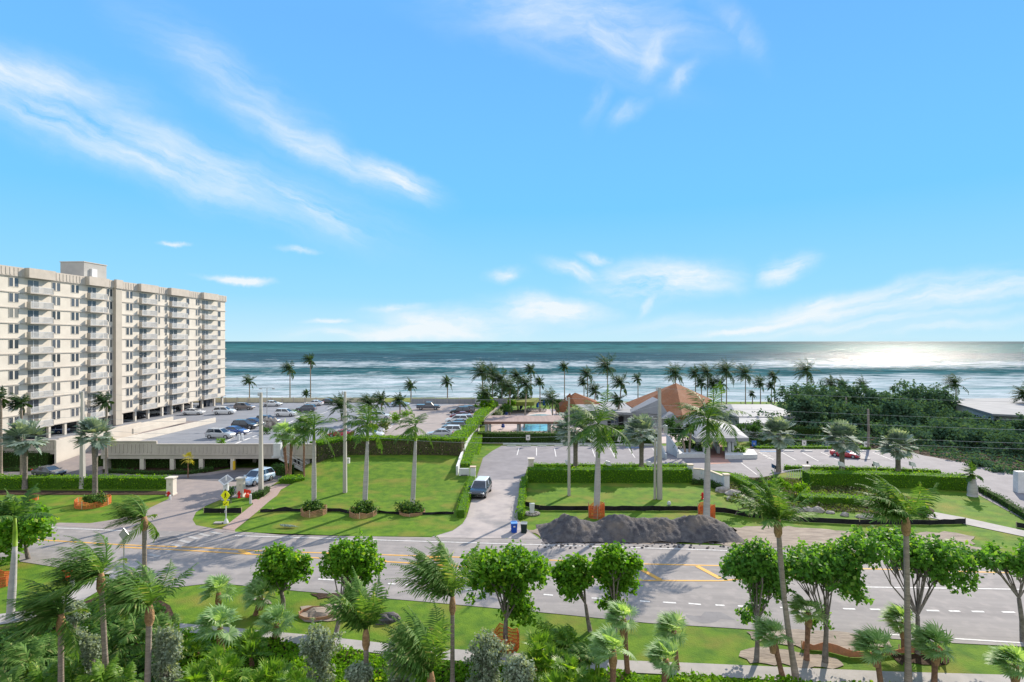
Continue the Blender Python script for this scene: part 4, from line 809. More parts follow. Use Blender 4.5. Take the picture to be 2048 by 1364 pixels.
# --- coconut palms along the shore: crown px,py, D, ground z, frond px, frond count, wind
CO=[(499,762,161,3.2,16,12,.2,'short coconut palm at the corner of the tower by the beach fence'),(580,738,163,3.2,19,13,.35,'coconut palm behind the beach fence, left of the pair of tall ones'),(621,720,163,3.2,17,12,.35,'tallest thin coconut palm behind the beach fence'),
(613,787,163,3.2,10,9,.1,'dwarf coconut palm at the foot of the tallest thin one'),(822,771,160,3.2,16,11,-.1,'coconut palm on the bluff behind the dark pickup'),(895,764,160,3.2,15,10,-.1,'lone coconut palm on the bluff with a long left frond'),
(1129,733,186,0,13,12,.1,'small headed coconut palm far behind the tiki hut'),(1175,748,182,0,18,14,.2,'taller of two coconut palms close together behind the garden pavilion'),(1168,764,184,0,14,11,.2,'lower of two coconut palms close together behind the garden pavilion'),
(1215,733,178,0,28,20,.25,'big dark coconut palm with a double stem behind the club wall'),(1191,781,165,0,20,14,-.2,'leaning coconut palm beside the garden pavilion roof'),(1243,766,140,0,22,16,-.25,'coconut palm rising in front of the club house wall'),
(1276,757,184,0,13,11,-.2,'slender coconut palm left of the big hip roof'),(1236,800,139,0,18,12,-.1,'low coconut palm head beside the club house wall'),
(1351,748,176,0,26,17,0,'spread coconut palm right above the ridge of the hip roof'),(1391,747,182,0,18,13,.25,'coconut palm just right of the hip roof ridge'),(1415,745,180,0,24,17,.1,'bushy coconut palm in the group behind the hip roof'),(1427,768,176,0,18,13,.2,'low dark coconut palm in the group behind the hip roof'),
(1403,765,176,0,16,12,.1,'lower coconut palm squeezed in the group behind the hip roof'),(1453,742,178,0,27,18,-.1,'highest coconut palm of the group over the white wing roof'),(1443,768,174,0,16,12,.2,'small coconut palm under the highest one'),(1491,747,178,0,25,17,-.1,'ragged coconut palm over the white wing roof'),
(1521,765,182,0,16,13,.1,'coconut palm above the far end of the white wing roof'),(1549,752,184,0,16,12,-.3,'windblown coconut palm at the edge of the dark wood'),(1543,772,180,0,12,10,-.1,'small coconut palm under the windblown one'),(1505,787,182,0,9,8,-.1,'stump headed coconut palm over the wing roof'),
(1614,742,172,0,28,16,-.2,'large windblown coconut palm over the dark wood'),(1665,768,176,0,20,13,-.3,'coconut palm head in the middle of the wood'),(1687,770,172,0,20,13,-.3,'coconut palm head beside the middle one in the wood'),(1727,770,176,0,18,13,-.2,'rounded coconut palm head on the wood skyline'),
(1912,767,168,0,24,14,-.3,'coconut palm leaning over the right end of the wood'),(2052,790,150,0,26,14,.3,'coconut palm at the right edge by the long white roof'),(1786,778,170,0,7,6,.2,'broken coconut palm with a bare top in the wood'),
(965,745,150,0,26,17,.0,'tallest coconut palm of the grove beside the tan lot'),(985,748,158,0,24,18,.1,'bushy coconut palm in the grove behind the tan lot'),(1004,758,156,0,24,17,-.3,'drooping coconut palm in the grove behind the tan lot'),
(1036,752,164,0,20,14,-.3,'dark coconut palm between the grove and the umbrellas'),(1062,739,168,0,16,12,-.2,'high coconut palm over the blue umbrellas'),(1054,768,132,0,24,16,-.2,'coconut palm with a long stem crossing the pavilion roof'),(1080,764,162,0,13,16,-.1,'round headed palm behind the lamp post'),
(1105,800,140,0,26,15,-.1,'young coconut palm with upright fronds by the pool'),(975,790,140,0,28,16,-.1,'low coconut palm at the corner of the tan lot'),(1020,775,152,0,24,14,-.1,'tangled coconut palm in the grove'),
(43,806,84,0,30,14,.5,'windblown coconut palm in front of the tower, left of the ramp'),(213,802,86,0,30,13,.6,'windblown coconut palm in front of the tower ramp'),(2,796,84,0,26,11,.5,'coconut palm head at the left edge in front of the tower'),
(741,807,118,3.2,26,15,.25,'coconut palm in the bed between the two parking lots, nearest the pole'),(763,800,128,3.2,20,13,0,'coconut palm in the bed with a clean stem'),(800,802,132,3.2,18,13,.1,'coconut palm at the far end of the deck bed'),(683,812,122,3.2,28,15,.1,'coconut palm behind the second concrete pole'),
(1382,856,99.5,0,15,12,.1,'thin stemmed palm beside the porch'),(1362,860,99.5,0,14,12,.1,'leaning thin stemmed palm beside the porch')]
for px,py,D,z,Lp,n_,wd,lab in CO:
    bx=None
    if 'crossing the pavilion' in lab: bx=1048
    if 'leaning coconut' in lab: bx=1188
    if px==1243: bx=1235
    if px==1382: bx=1378
    if px==1362: bx=1372
    if px==2052: bx=2042
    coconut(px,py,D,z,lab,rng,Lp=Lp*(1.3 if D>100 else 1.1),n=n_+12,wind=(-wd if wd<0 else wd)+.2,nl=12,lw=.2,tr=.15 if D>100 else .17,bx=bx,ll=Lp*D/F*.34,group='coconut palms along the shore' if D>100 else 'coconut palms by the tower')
for px,bx,py,base,lab in ((566,575,868,957,'left stem of the twin date palms by the brick path'),(584,579,872,957,'right stem of the twin date palms by the brick path'),(608,608,853,962,'slender date palm next to the mounded lawn')):
    fanpalm(px,py,G(0,base)[1],lab,rng,rp=26,n=22,mat=sabal if px<600 else royal,tr=.20 if px<600 else .13,bx=bx,wind=.2,name='date_palm',group='date palms by the garage stair',drp=.7)
# --- foreground coconut palms
def nearpalm(px,py,D,label,Lp,n,wind,bx,tr=.13,e0=75,e1=-20,nl=34,lw=.075,bend=0,ll=None,droop=1.0):
    return coconut(px,py,D,0,label,rng,Lp=Lp,n=n,wind=wind,nl=nl,lw=lw,near=True,tr=tr,bx=bx,bend=bend,group='windblown coconut palms in the foreground',e0=e0,e1=e1,ll=ll,droop=droop)
nearpalm(202,1150,31,'windblown coconut palm whose fronds stream over the crossing, tallest of the three at lower left',122,32,.85,216,tr=.135)
nearpalm(122,1232,30,'windblown coconut palm with a golden crown base, leftmost of the foreground',118,32,.85,122,tr=.135)
nearpalm(299,1214,30,'upright ragged coconut palm with brown boots beside the dark shrubs',122,30,.55,293,tr=.145,e0=88,e1=15)
nearpalm(289,1036,44,'windblown coconut palm standing over the road near the lawn mouth',84,28,.9,289,tr=.16)
nearpalm(732,1262,30,'young green coconut palm with stiff upright fronds beside the sidewalk',118,20,.22,733,tr=.13,e0=88,e1=48,lw=.085,droop=.45)
nearpalm(905,1196,33,'windblown coconut palm with a bent head in the middle of the road view',132,26,.42,905,tr=.12,e0=89,e1=42,droop=.7)
nearpalm(862,1348,29,'young coconut palm at the bottom edge with long pale fronds',140,20,.35,862,tr=.14,e0=88,e1=45,lw=.08,droop=.5)
nearpalm(1556,1042,34,'tall leaning coconut palm with dark hanging fronds over the rocks',104,19,.18,1592,tr=.15,e0=88,e1=25,droop=.8,bend=-.15)
nearpalm(1812,1038,33,'tall coconut palm bowed by wind above the wide sea grape tree',112,20,.5,1817,tr=.15,e0=88,e1=28,droop=.8)
# --- foreground fan palms
FP=[(437,1185,42,437,1290,36,'fan palm with a red brown trunk, upper of the pair at the walk'),(440,1255,36,447,1300,46,'fan palm with pale drooping leaves, lower of the pair at the walk'),(521,1192,42,511,1242,38,'fan palm leaning over the grass verge before the dashed line'),
(553,1248,38,546,1300,38,'small fan palm with a dark leaning trunk on the sidewalk edge'),(1226,1300,31,1226,1370,46,'fan palm at the bottom, left of the paired ones'),(1247,1238,34,1256,1364,38,'slim fan palm above the grey green clump'),
(1348,1262,35,1354,1348,38,'fan palm blown left with a straight brown trunk, upper of two by the sidewalk'),(1332,1318,32,1325,1375,40,'fan palm blown left, lower of two by the sidewalk'),(1546,1272,34,1566,1358,40,'fan palm in front of the sea grape trunk on the bare earth'),
(1617,1225,36,1613,1350,40,'fan palm next to the tall leaning coconut stem'),(1752,1298,33,1763,1370,42,'fan palm in front of the orange netting'),(1806,1245,37,1808,1320,40,'fan palm hidden partly by the tall bowed coconut stem'),
(1871,1295,33,1868,1370,46,'large fan palm right of the tall bowed coconut stem'),(2030,1330,31,2032,1370,44,'fan palm at the right bottom corner')]
for px,py,D,bx,by,rp,lab in FP:
    fanpalm(px,py,D,lab,rng,rp=rp,n=26,wind=.75 if px>1000 else .5,bx=bx,tr=.15,group='windblown fan palms in the foreground',blades=18,drp=.55 if px<1000 else .3,e0=88,e1=-15)
# --- sea grape trees on the verge
tree(G(565,1218),blob(568,1138,56,46,43,rng,9,sc=.42)+blob(522,1168,26,26,43,rng,3),'sea grape tree with open lower branches, left of the round one',rng,n=6300,size=.235,tr=.17,group='sea grape trees on the verge')
tree(G(672,1268),blob(704,1126,64,48,41,rng,12,sc=.44),'dense round sea grape tree above the stiff coconut palm',rng,n=8400,size=.235,tr=.14,group='sea grape trees on the verge')
tree(G(1012,1300),blob(1010,1148,86,50,38,rng,14,sc=.42)+blob(1035,1215,48,40,38,rng,4)+blob(950,1195,18,20,38,rng,2),'largest bright sea grape tree with a ring of orange mesh at its foot',rng,n=11250,size=.235,tr=.155,group='sea grape trees on the verge')
tree(G(1180,1262),blob(1148,1152,44,40,40,rng,7),'sea grape tree with two bowed bare limbs below a small crown',rng,n=4800,size=.235,tr=.13,group='sea grape trees on the verge')
tree(G(1228,1268),blob(1236,1148,48,46,40,rng,8)+blob(1222,1205,24,26,40,rng,2),'compact sea grape tree touching its smaller neighbour',rng,n=6600,size=.235,tr=.17,group='sea grape trees on the verge')
tree(G(1513,1322),blob(1508,1132,74,46,37,rng,12,sc=.4)+blob(1540,1175,44,36,37,rng,3)+blob(1510,1225,30,28,37,rng,3),'sea grape tree on the bare earth patch with a pale forked trunk',rng,n=6696,size=.235,tr=.14,mat=grapedk,group='sea grape trees on the verge')
tree(G(1650,1325),blob(1640,1135,84,46,37,rng,12,sc=.4)+blob(1695,1175,46,38,37,rng,4)+blob(1640,1240,28,26,37,rng,2),'sea grape tree behind the leaning coconut stem, joined to its neighbour',rng,n=7560,size=.235,tr=.155,mat=grapedk,group='sea grape trees on the verge')
tree(G(1835,1308),blob(1760,1095,95,36,38,rng,11,sc=.42)+blob(1870,1120,85,40,38,rng,10)+blob(1915,1160,45,36,38,rng,5),'widest sea grape tree with many bare arching limbs over the road',rng,n=8856,size=.235,tr=.14,mat=grapedk,group='sea grape trees on the verge',fork=.1,limbs=14)
tree(G(2046,1285),blob(1990,1120,50,22,38,rng,5)+blob(2050,1130,40,35,38,rng,4)+blob(1998,1158,18,14,38,rng,1),'sparse sea grape tree at the right edge with a leaning limb',rng,n=2484,size=.235,tr=.14,mat=grapedk,group='sea grape trees on the verge')
tree(G(57,1118),blob(38,1056,62,46,52,rng,10)+blob(10,1120,30,40,50,rng,3),'bright leafy tree behind the tall grey royal palm',rng,n=4800,size=.32,tr=.16,group='sea grape trees on the verge')
# --- hedges
def H_(label,px,wd,h,**k): return hedge([G(x,y) for x,y in px],wd,h,label,rng,**k)
hedge([(*At(-20,0,79)[:2],),G(0,975),G(120,975),G(340,975)],1.6,1.55,'bright clipped hedge along the left lawn ending at the white gate pillar',rng,mat=hedgel,dens=16,size=.2)
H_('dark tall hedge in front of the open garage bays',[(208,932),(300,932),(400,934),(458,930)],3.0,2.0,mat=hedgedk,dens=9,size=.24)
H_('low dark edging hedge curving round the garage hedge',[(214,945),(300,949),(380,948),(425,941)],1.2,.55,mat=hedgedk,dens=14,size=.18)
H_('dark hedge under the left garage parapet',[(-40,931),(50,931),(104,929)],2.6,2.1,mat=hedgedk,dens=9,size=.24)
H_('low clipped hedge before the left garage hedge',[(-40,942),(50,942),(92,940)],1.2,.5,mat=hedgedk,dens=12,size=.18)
# tall leggy hedge on the mound
pts=[Gm(624,928),Gm(650,918),Gm(690,910),Gm(780,910),Gm(860,910),Gm(925,912)]
hedge([(p[0],p[1]+1.0) for p in pts],2.2,2.6,'tall leggy hedge with bright trimmed top in front of the tan lot',rng,z0=[p[2]-.05 for p in pts],hs=[4.25-p[2]-.1 for p in pts],mat=hedgegap,body=leggybody,dens=13,size=.24)
hedge([(p[0],p[1]+1.0) for p in pts],2.4,.5,'bright trimmed crown of the tall leggy hedge',rng,z0=[3.85]*6,mat=hedgel,dens=26,size=.2,name='hedge_top')
q0=(-9.0,94.2);q1=(-4.6,150)
hedge([q0,(-8.6,104),(-7.6,118),(-6.3,135),q1],2.2,1.4,'long bright hedge running to the sea along the tan lot',rng,z0=2.9,mat=hedgel,dens=10,size=.26)
H_('sunlit hedge inside the white stepped wall beside the driveway',[(928,948),(938,925),(948,902),(957,880)],2.0,1.7,mat=hedgel,dens=16,size=.2)
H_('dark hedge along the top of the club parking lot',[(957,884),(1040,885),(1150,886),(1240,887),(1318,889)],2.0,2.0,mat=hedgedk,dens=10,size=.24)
H_('low clipped hedge on the left edge of the driveway',[(922,1036),(928,1012),(938,985),(944,966)],1.0,1.0,mat=hedgel,dens=18,size=.16)
H_('narrow clipped hedge on the right edge of the driveway',[(1040,1040),(1043,1010),(1046,985),(1048,965)],.8,.9,mat=hedgel,dens=18,size=.16)
H_('bright thick hedge in front of the club parking, left of the sign wall',[(1056,962),(1150,962),(1270,962),(1380,962)],2.2,1.9,mat=hedgel,dens=16,size=.2)
H_('thin back hedge behind the low white spotlights, left of the sign wall',[(1064,937),(1200,938),(1375,938)],1.0,.8,mat=hedgel,dens=16,size=.2)
H_('bright thick hedge right of the gate pillar',[(1612,970),(1700,970),(1800,972),(1935,979)],2.3,1.9,mat=hedgel,dens=16,size=.2)
H_('thin back hedge behind the low white spotlights, right of the blue board',[(1570,940),(1700,942),(1800,945),(1880,949)],.9,.7,mat=hedgel,dens=16,size=.2)
H_('low dark hedge along the right hand drive',[(1962,984),(2000,1005),(2048,1035),(2110,1070)],.9,.8,mat=hedgedk,dens=16,size=.18)
H_('low hedge mass above the boulders',[(1600,1004),(1680,1006),(1760,1012),(1852,1026)],2.0,1.0,mat=hedgel,dens=16,size=.2)
H_('dark low hedge at the foot of the sign wall',[(1384,968),(1420,970),(1440,980)],1.0,.7,mat=hedgedk,dens=16,size=.18)
H_('bright low hedge right of the sign wall',[(1462,960),(1480,966),(1510,982)],2.0,1.0,mat=hedgel,dens=16,size=.2)
H_('trimmed green hedge behind the numbered bays',[(1506,889),(1600,889),(1700,890)],1.4,1.1,mat=hedgedk,dens=12,size=.22)
H_('pale low shrubs bordering the numbered bays',[(1510,897),(1600,897),(1700,897),(1740,899)],1.0,.5,mat=hedgel,dens=12,size=.2)
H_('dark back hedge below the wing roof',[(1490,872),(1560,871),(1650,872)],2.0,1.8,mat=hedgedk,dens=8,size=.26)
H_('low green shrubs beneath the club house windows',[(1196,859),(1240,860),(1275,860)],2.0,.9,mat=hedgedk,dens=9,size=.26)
H_('sunny grass green border behind the dark parking hedge',[(1200,868),(1290,869)],2.0,.8,mat=hedgel,dens=9,size=.26)
H_('clipped box hedge block beside the garage driveway',[(552,948),(580,950)],2.2,1.5,mat=hedgedk,dens=14,size=.2)
H_('yellow green low hedge round the date palms',[(566,965),(590,966),(606,964)],2.2,.9,mat=hedgel,dens=16,size=.2)
H_('dark box hedge beside the parked white crossover',[(502,998),(522,994),(534,984)],1.0,.8,mat=hedgedk,dens=16,size=.18)
H_('long sea hedge behind the blue umbrellas',[(1020,806),(1080,806),(1120,806)],2.0,1.2,mat=hedgedk,dens=4,size=.35)
hedge([(-2,186),(14,188),(22,188)],1.6,1.0,'dune hedge at the end of the club lawn',rng,mat=hedgedk,dens=4,size=.35)
def bush(label,lobes,D,n,size=.25,mat=None,base=None,name='shrub',grp=None,by=None):
    L=[]
    for x,y,rx,ry in lobes: L+=blob(x,y,rx,ry,D,rng,5,sc=.6)
    b=((lobes[0][0]-CX)/F*D,D,base or 0)
    return tree(b,L,label,rng,n=n,size=size,mat=mat or hedgedk,group=grp,name=name,cat='shrub',tr=.05,fork=.2)
bush('round dark bush on the crossing island behind the yellow sign',[(462,985,9,9)],71,500,.2)
for (x,y,r_,lab,n_) in ((628,1018,22,'planter of dark leaves in netting round the first royal palm',900),(730,1020,24,'planter of dark leaves in netting round the middle royal palm',1000),(824,1018,24,'planter of dark leaves round the third royal palm',1000),(192,1003,22,'leafy mound in orange netting under the silver fan palm',600)):
    D=G(0,y+8)[1]; bush(lab,[(x,y-3,r_,11)],D,int(n_*1.5),.2,mat=royal,name='groundcover_planter')
bush('pale round topiary beside the pool pavilion',[(996,828,8,7)],138,300,.3,mat=silvb)
bush('yellow green shrub between the blue umbrellas',[(1022,806,9,7)],158,260,.4,mat=hedgel)
bush('dark shrub mass left of the blue umbrellas',[(1012,818,14,9)],150,500,.4)
bush('tall yellow clump between the tan lot and the grove',[(975,815,14,22),(958,835,10,14)],139,1100,.35,mat=hedgel)
bush('tall dark sea grape thicket behind the grove',[(1000,790,30,28),(1035,790,26,26),(1052,800,12,20)],168,2400,.45,mat=woodl,name='thicket')
bush('sunlit green shrub at the lower edge of the grove',[(950,822,14,14),(968,800,12,14)],146,900,.4,mat=grape)
bush('leafy shrub beside the entrance stair',[(1356,868,20,16),(1342,852,10,16),(1375,892,16,14)],104,2200,.28,mat=hedgedk,name='thicket')
bush('grey green tall shrub behind the parking hedge',[(1125,865,20,26)],117,1300,.3,mat=silver)
bush('silver shrub behind the stump headed fan palm',[(1268,868,16,20),(1300,862,18,20)],112,1600,.3,mat=silver)
bush('green shrubs between the wing and the porch',[(1510,858,22,14),(1475,862,16,14),(1540,862,14,12)],115,2200,.3,mat=hedgedk,name='thicket')
bush('silver tree behind the porch roof',[(1450,842,14,16)],122,700,.3,mat=silver)
bush('fern like plants at the porch planter',[(1480,902,14,8)],100,500,.2,mat=hedgel)
bush('climbing green screen at the porch columns',[(1400,900,7,12)],100.5,500,.2)
bush('soft yellow shrubs in the deck bed',[(790,838,12,8),(812,828,10,7)],G(0,845,ZD)[1],600,.3,mat=hedgel,base=ZD)
bush('pale dry shrub in the middle of the deck bed',[(745,858,18,9),(765,850,14,10)],G(0,866,ZD)[1],900,.3,mat=hedgegap,base=ZD)
bush('small plants in the gate end of the deck row',[(533,863,8,5)],G(0,868,ZD)[1],150,.3,base=ZD)
bush('small plant at the front of the deck row',[(443,883,7,4)],G(0,887,ZD)[1],150,.25,mat=hedgel,base=ZD)
bush('rambling shrubs among the boulders',[(1500,985,20,10),(1530,990,30,12),(1570,1000,22,10)],68,2200,.22)
bush('pale grasses between the boulders',[(1470,1000,16,6),(1510,1012,24,5),(1560,1018,26,4)],66,1100,.2,mat=hedgegap)
bush('broad low green shrub left of the pillar gate',[(1600,978,20,9),(1560,968,18,8)],74,1300,.22,mat=hedgel)
bush('spiky low plants at the end of the boulders',[(1800,1028,34,5),(1850,1030,16,4)],65,700,.2)
# --- dark wood on the right
WD=[(1590, 820, 46, 51, 151, 'dark rounded tree at the left end of the wood'),
(1570, 842, 37, 33, 142, 'low dark tree beside the wing roof'),
(1632, 812, 41, 48, 155, 'dark tree under the large windblown palm'),
(1668, 824, 37, 45, 145, 'dark broad tree left of the tall bare trunk'),
(1700, 812, 37, 45, 154, 'dark tree behind the tall bare trunk'),
(1738, 818, 37, 42, 151, 'dark green tree in the centre of the wood'),
(1775, 824, 33, 39, 155, 'smaller dark tree before the skyline gap'),
(1815, 812, 39, 51, 153, 'bushy tree highest right of the skyline gap'),
(1858, 816, 41, 48, 150, 'broad leafy tree over the pale trunk'),
(1893, 827, 28, 45, 152, 'dark tree under the leaning palm'),
(1920, 846, 36, 22, 138, 'spreading tree in front of the long white roof'),
(1965, 860, 40, 24, 130, 'low leafy tree below the long white roof'),
(2015, 868, 40, 22, 126, 'low wide tree at the right edge of the wood'),
(1610, 826, 41, 38, 128, 'shaded undergrowth tree by the wing wall'),
(1650, 830, 41, 38, 133, 'shaded undergrowth tree behind the round silver palm'),
(1700, 851, 46, 41, 127, 'shaded undergrowth tree behind the numbered signs'),
(1750, 849, 46, 41, 131, 'shaded undergrowth tree left of the last silver palm'),
(1800, 835, 46, 44, 125, 'shaded undergrowth tree above the last silver palm'),
(1850, 846, 46, 48, 131, 'dark mass of leaves behind the last silver palm'),
(1890, 886, 44, 38, 114, 'dark tree overhanging the bend of the drive'),
(1950, 896, 48, 40, 108, 'big dark tree overhanging the right hand drive'),
(2015, 911, 48, 45, 102, 'big dark tree at the right edge over the drive'),
(1850, 906, 34, 21, 112, 'low dark shrubby tree beside the drive'),
(2060, 876, 40, 48, 110, 'dark tree partly outside the right edge'),
(2010, 961, 30, 19, 88, 'lowest dark tree at the gate box by the drive'),
(1960, 941, 24, 14, 92, 'small dark tree at the inside bend of the drive')]
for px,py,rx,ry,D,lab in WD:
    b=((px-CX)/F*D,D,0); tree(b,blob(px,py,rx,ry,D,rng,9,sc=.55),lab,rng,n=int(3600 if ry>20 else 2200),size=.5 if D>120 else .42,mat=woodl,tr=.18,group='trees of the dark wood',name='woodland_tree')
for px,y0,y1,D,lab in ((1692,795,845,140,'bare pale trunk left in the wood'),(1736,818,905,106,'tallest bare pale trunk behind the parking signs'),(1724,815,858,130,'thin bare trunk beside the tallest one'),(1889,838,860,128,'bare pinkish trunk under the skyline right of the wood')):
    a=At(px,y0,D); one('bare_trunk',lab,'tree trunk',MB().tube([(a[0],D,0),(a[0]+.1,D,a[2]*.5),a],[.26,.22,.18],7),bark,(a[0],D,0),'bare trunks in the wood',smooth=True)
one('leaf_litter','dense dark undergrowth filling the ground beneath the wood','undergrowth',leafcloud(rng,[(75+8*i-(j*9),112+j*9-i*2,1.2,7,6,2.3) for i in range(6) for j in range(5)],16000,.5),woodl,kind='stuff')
# --- foreground planting
SB=[(640,1300,40,48,33,'silver buttonwood shrub left of the stiff young coconut palm'),(805,1312,34,42,33,'silver buttonwood shrub right of the stiff young coconut palm'),(975,1315,44,46,32,'largest silver buttonwood shrub at the foot of the bright sea grape'),(150,1228,26,22,38,'small silver shrub beside the diagonal footpath'),(335,1300,30,46,31,'silver buttonwood shrub beside the upright ragged coconut palm'),(1040,1350,36,34,28,'silver buttonwood shrub at the bottom edge in the middle'),(720,1352,26,18,29,'low silver shrub at the bottom edge'),(180,1300,24,30,32,'silver shrub half hidden by the lower left coconut palms')]
for px,py,rx,ry,D,lab in SB:
    b=((px-CX)/F*D,D,0); L=blob(px,py,rx,ry,D,rng,8,sc=.5)+blob(px,py+48,rx*.9,ry,D,rng,5,sc=.5)
    tree(b,L,lab,rng,n=5200,size=.13,mat=silvb,tr=.06,group='silver buttonwood shrubs',name='silver_buttonwood',cat='shrub',fork=.2,shell=.3)
FB=[(60,1290,62,34,'broad feather palm clump at the lower left corner'),(240,1260,66,34,'feather palm clump in the dark bed behind the lower left coconuts'),(340,1225,48,36,'bright feather palm clump at the end of the hedge bed'),(130,1330,60,31,'feather palm clump at the bottom left between coconut trunks'),(20,1350,60,29,'feather palm clump in the lower left corner'),(1130,1268,56,36,'dark glossy palm clump behind the sidewalk planting'),(1180,1300,48,33,'dark palm clump left of the slim fan palm'),(225,1330,50,30,'low feather palm clump among the dark mulch')]
for px,py,Lp,D,lab in FB:
    o=At(px,py+20,D); T=Thing('palm_clump',lab,'palm clump',(o[0],D,0),'feather palm clumps in the beds'); mb=MB()
    for k in range(4):
        o2=(o[0]+rng.uniform(-.8,.8),o[1]+rng.uniform(-.8,.8),max(.5,o[2]*rng.uniform(.5,1))); frondset(rng,o2,9,Lp*D/F,82,10,.3,nl=18,lw=.085,mb=mb,ll=Lp*D/F*.3,droop=1.6)
    T.part('fronds',mb,palmetto if px%20 else coco); s_=MB()
    for k in range(5): x=o[0]+rng.uniform(-.5,.5); s_.tube([(x,D+rng.uniform(-.4,.4),0),(x+.1,D,o[2])],[.07,.05],6)
    T.part('stems',s_,crownsh)
FC=[(430,1335,52,31,'bright palmetto clump left of centre at the bottom edge'),(545,1345,52,30,'bright palmetto clump at the bottom edge beside the walk'),(490,1290,40,35,'palmetto clump over the sidewalk between two fan palms'),(1085,1310,52,33,'brightest palmetto clump at the foot of the sea grape'),(1120,1352,50,30,'palmetto clump at the bottom edge right of the silver shrub'),(385,1285,30,36,'small palmetto clump under the paired fan palms'),(1175,1345,30,31,'dark palmetto clump by the grey paving gap'),(600,1370,40,28,'palmetto clump cut by the bottom edge')]
for px,py,rp,D,lab in FC:
    o=At(px,py,D); T=Thing('palmetto_clump',lab,'palmetto',(o[0],D,0),'palmetto clumps in the beds'); mb=MB()
    for k in range(5):
        o2=(o[0]+rng.uniform(-.7,.7),D+rng.uniform(-.8,.8),max(.3,o[2]-.7+rng.uniform(-.4,.5))); fanset(rng,o2,11,rp*D/F*.42,rp*D/F*.5,.15,blades=13,mb=mb,e0=85,e1=5,drp=.25,spread=100)
    T.part('fronds',mb,palmetto); s_=MB(); 
    for k in range(4): x=o[0]+rng.uniform(-.5,.5); s_.tube([(x,D+rng.uniform(-.4,.4),0),(x,D,max(.3,o[2]-.6))],[.09,.06],6)
    T.part('stems',s_,trunkr)
# ground cover in the beds
def cover(name,label,poly,n,size,h,mat,seed):
    r=np.random.RandomState(seed); P=np.array([G(x,y)[:2] for x,y in poly]); lo=P.min(0);hi=P.max(0); pts=[]
    from mathutils.geometry import intersect_point_tri_2d
    tri=tessellate_polygon([[Vector((p[0],p[1],0)) for p in P]])
    ar=[abs((P[t[1]][0]-P[t[0]][0])*(P[t[2]][1]-P[t[0]][1])-(P[t[2]][0]-P[t[0]][0])*(P[t[1]][1]-P[t[0]][1])) for t in tri]; ar=np.array(ar)/sum(ar)
    k=r.choice(len(tri),n,p=ar); a=r.rand(n,1);b=r.rand(n,1); fl=(a+b)>1; a=np.where(fl,1-a,a); b=np.where(fl,1-b,b)
    T0=np.array([P[tri[i][0]] for i in k]);T1=np.array([P[tri[i][1]] for i in k]);T2=np.array([P[tri[i][2]] for i in k]); p=T0+(T1-T0)*a+(T2-T0)*b
    hh=h*(.55+.45*np.sin(p[:,0]*1.3)*np.cos(p[:,1]*1.1))*r.rand(n)**.4; c=np.column_stack([p,hh+.05])
    nv=norm(r.normal(size=(n,3))*.7+[0,0,.8]); tt=norm(np.cross(nv,r.normal(size=(n,3)))); bb=np.cross(nv,tt); s=(size*(.6+.8*r.rand(n)))[:,None]
    mb=MB(); mb.quads(np.stack([c-tt*s*.5,c-bb*s*.4,c+tt*s*.6,c+bb*s*.4],1)); one(name,label,'ground cover',mb,mat,kind='stuff')
cover('ground_cover','low leafy ground cover below the near sidewalk on the left',[(350,1268),(520,1285),(620,1296),(900,1332),(1250,1352),(1250,1440),(350,1440)],16000,.22,.5,hedgel,3)
cover('ground_cover','low leafy ground cover below the near sidewalk on the right',[(1250,1353),(1560,1366),(2060,1392),(2060,1470),(1250,1470)],9000,.22,.55,hedgel,4)
cover('ground_cover','dark scattered plants in the lower left bed',[(-80,1275),(60,1255),(165,1215),(240,1190),(330,1225),(345,1290),(350,1440),(-80,1440)],9000,.28,.6,hedgedk,5)
cover('ground_cover','dry and green creeping plants round the boulders',[(1436,976),(1470,958),(1560,957),(1640,962),(1845,1002),(1865,1028),(1760,1030),(1620,1022),(1545,1016),(1480,1000)],9000,.22,.35,hedgegap,7)
cover('ground_cover','dark green undergrowth along the right hand drive',[(1500,895),(1800,896),(1900,922),(2048,946),(2200,980),(2200,862),(1500,862)],15000,.40,.9,woodl,8)
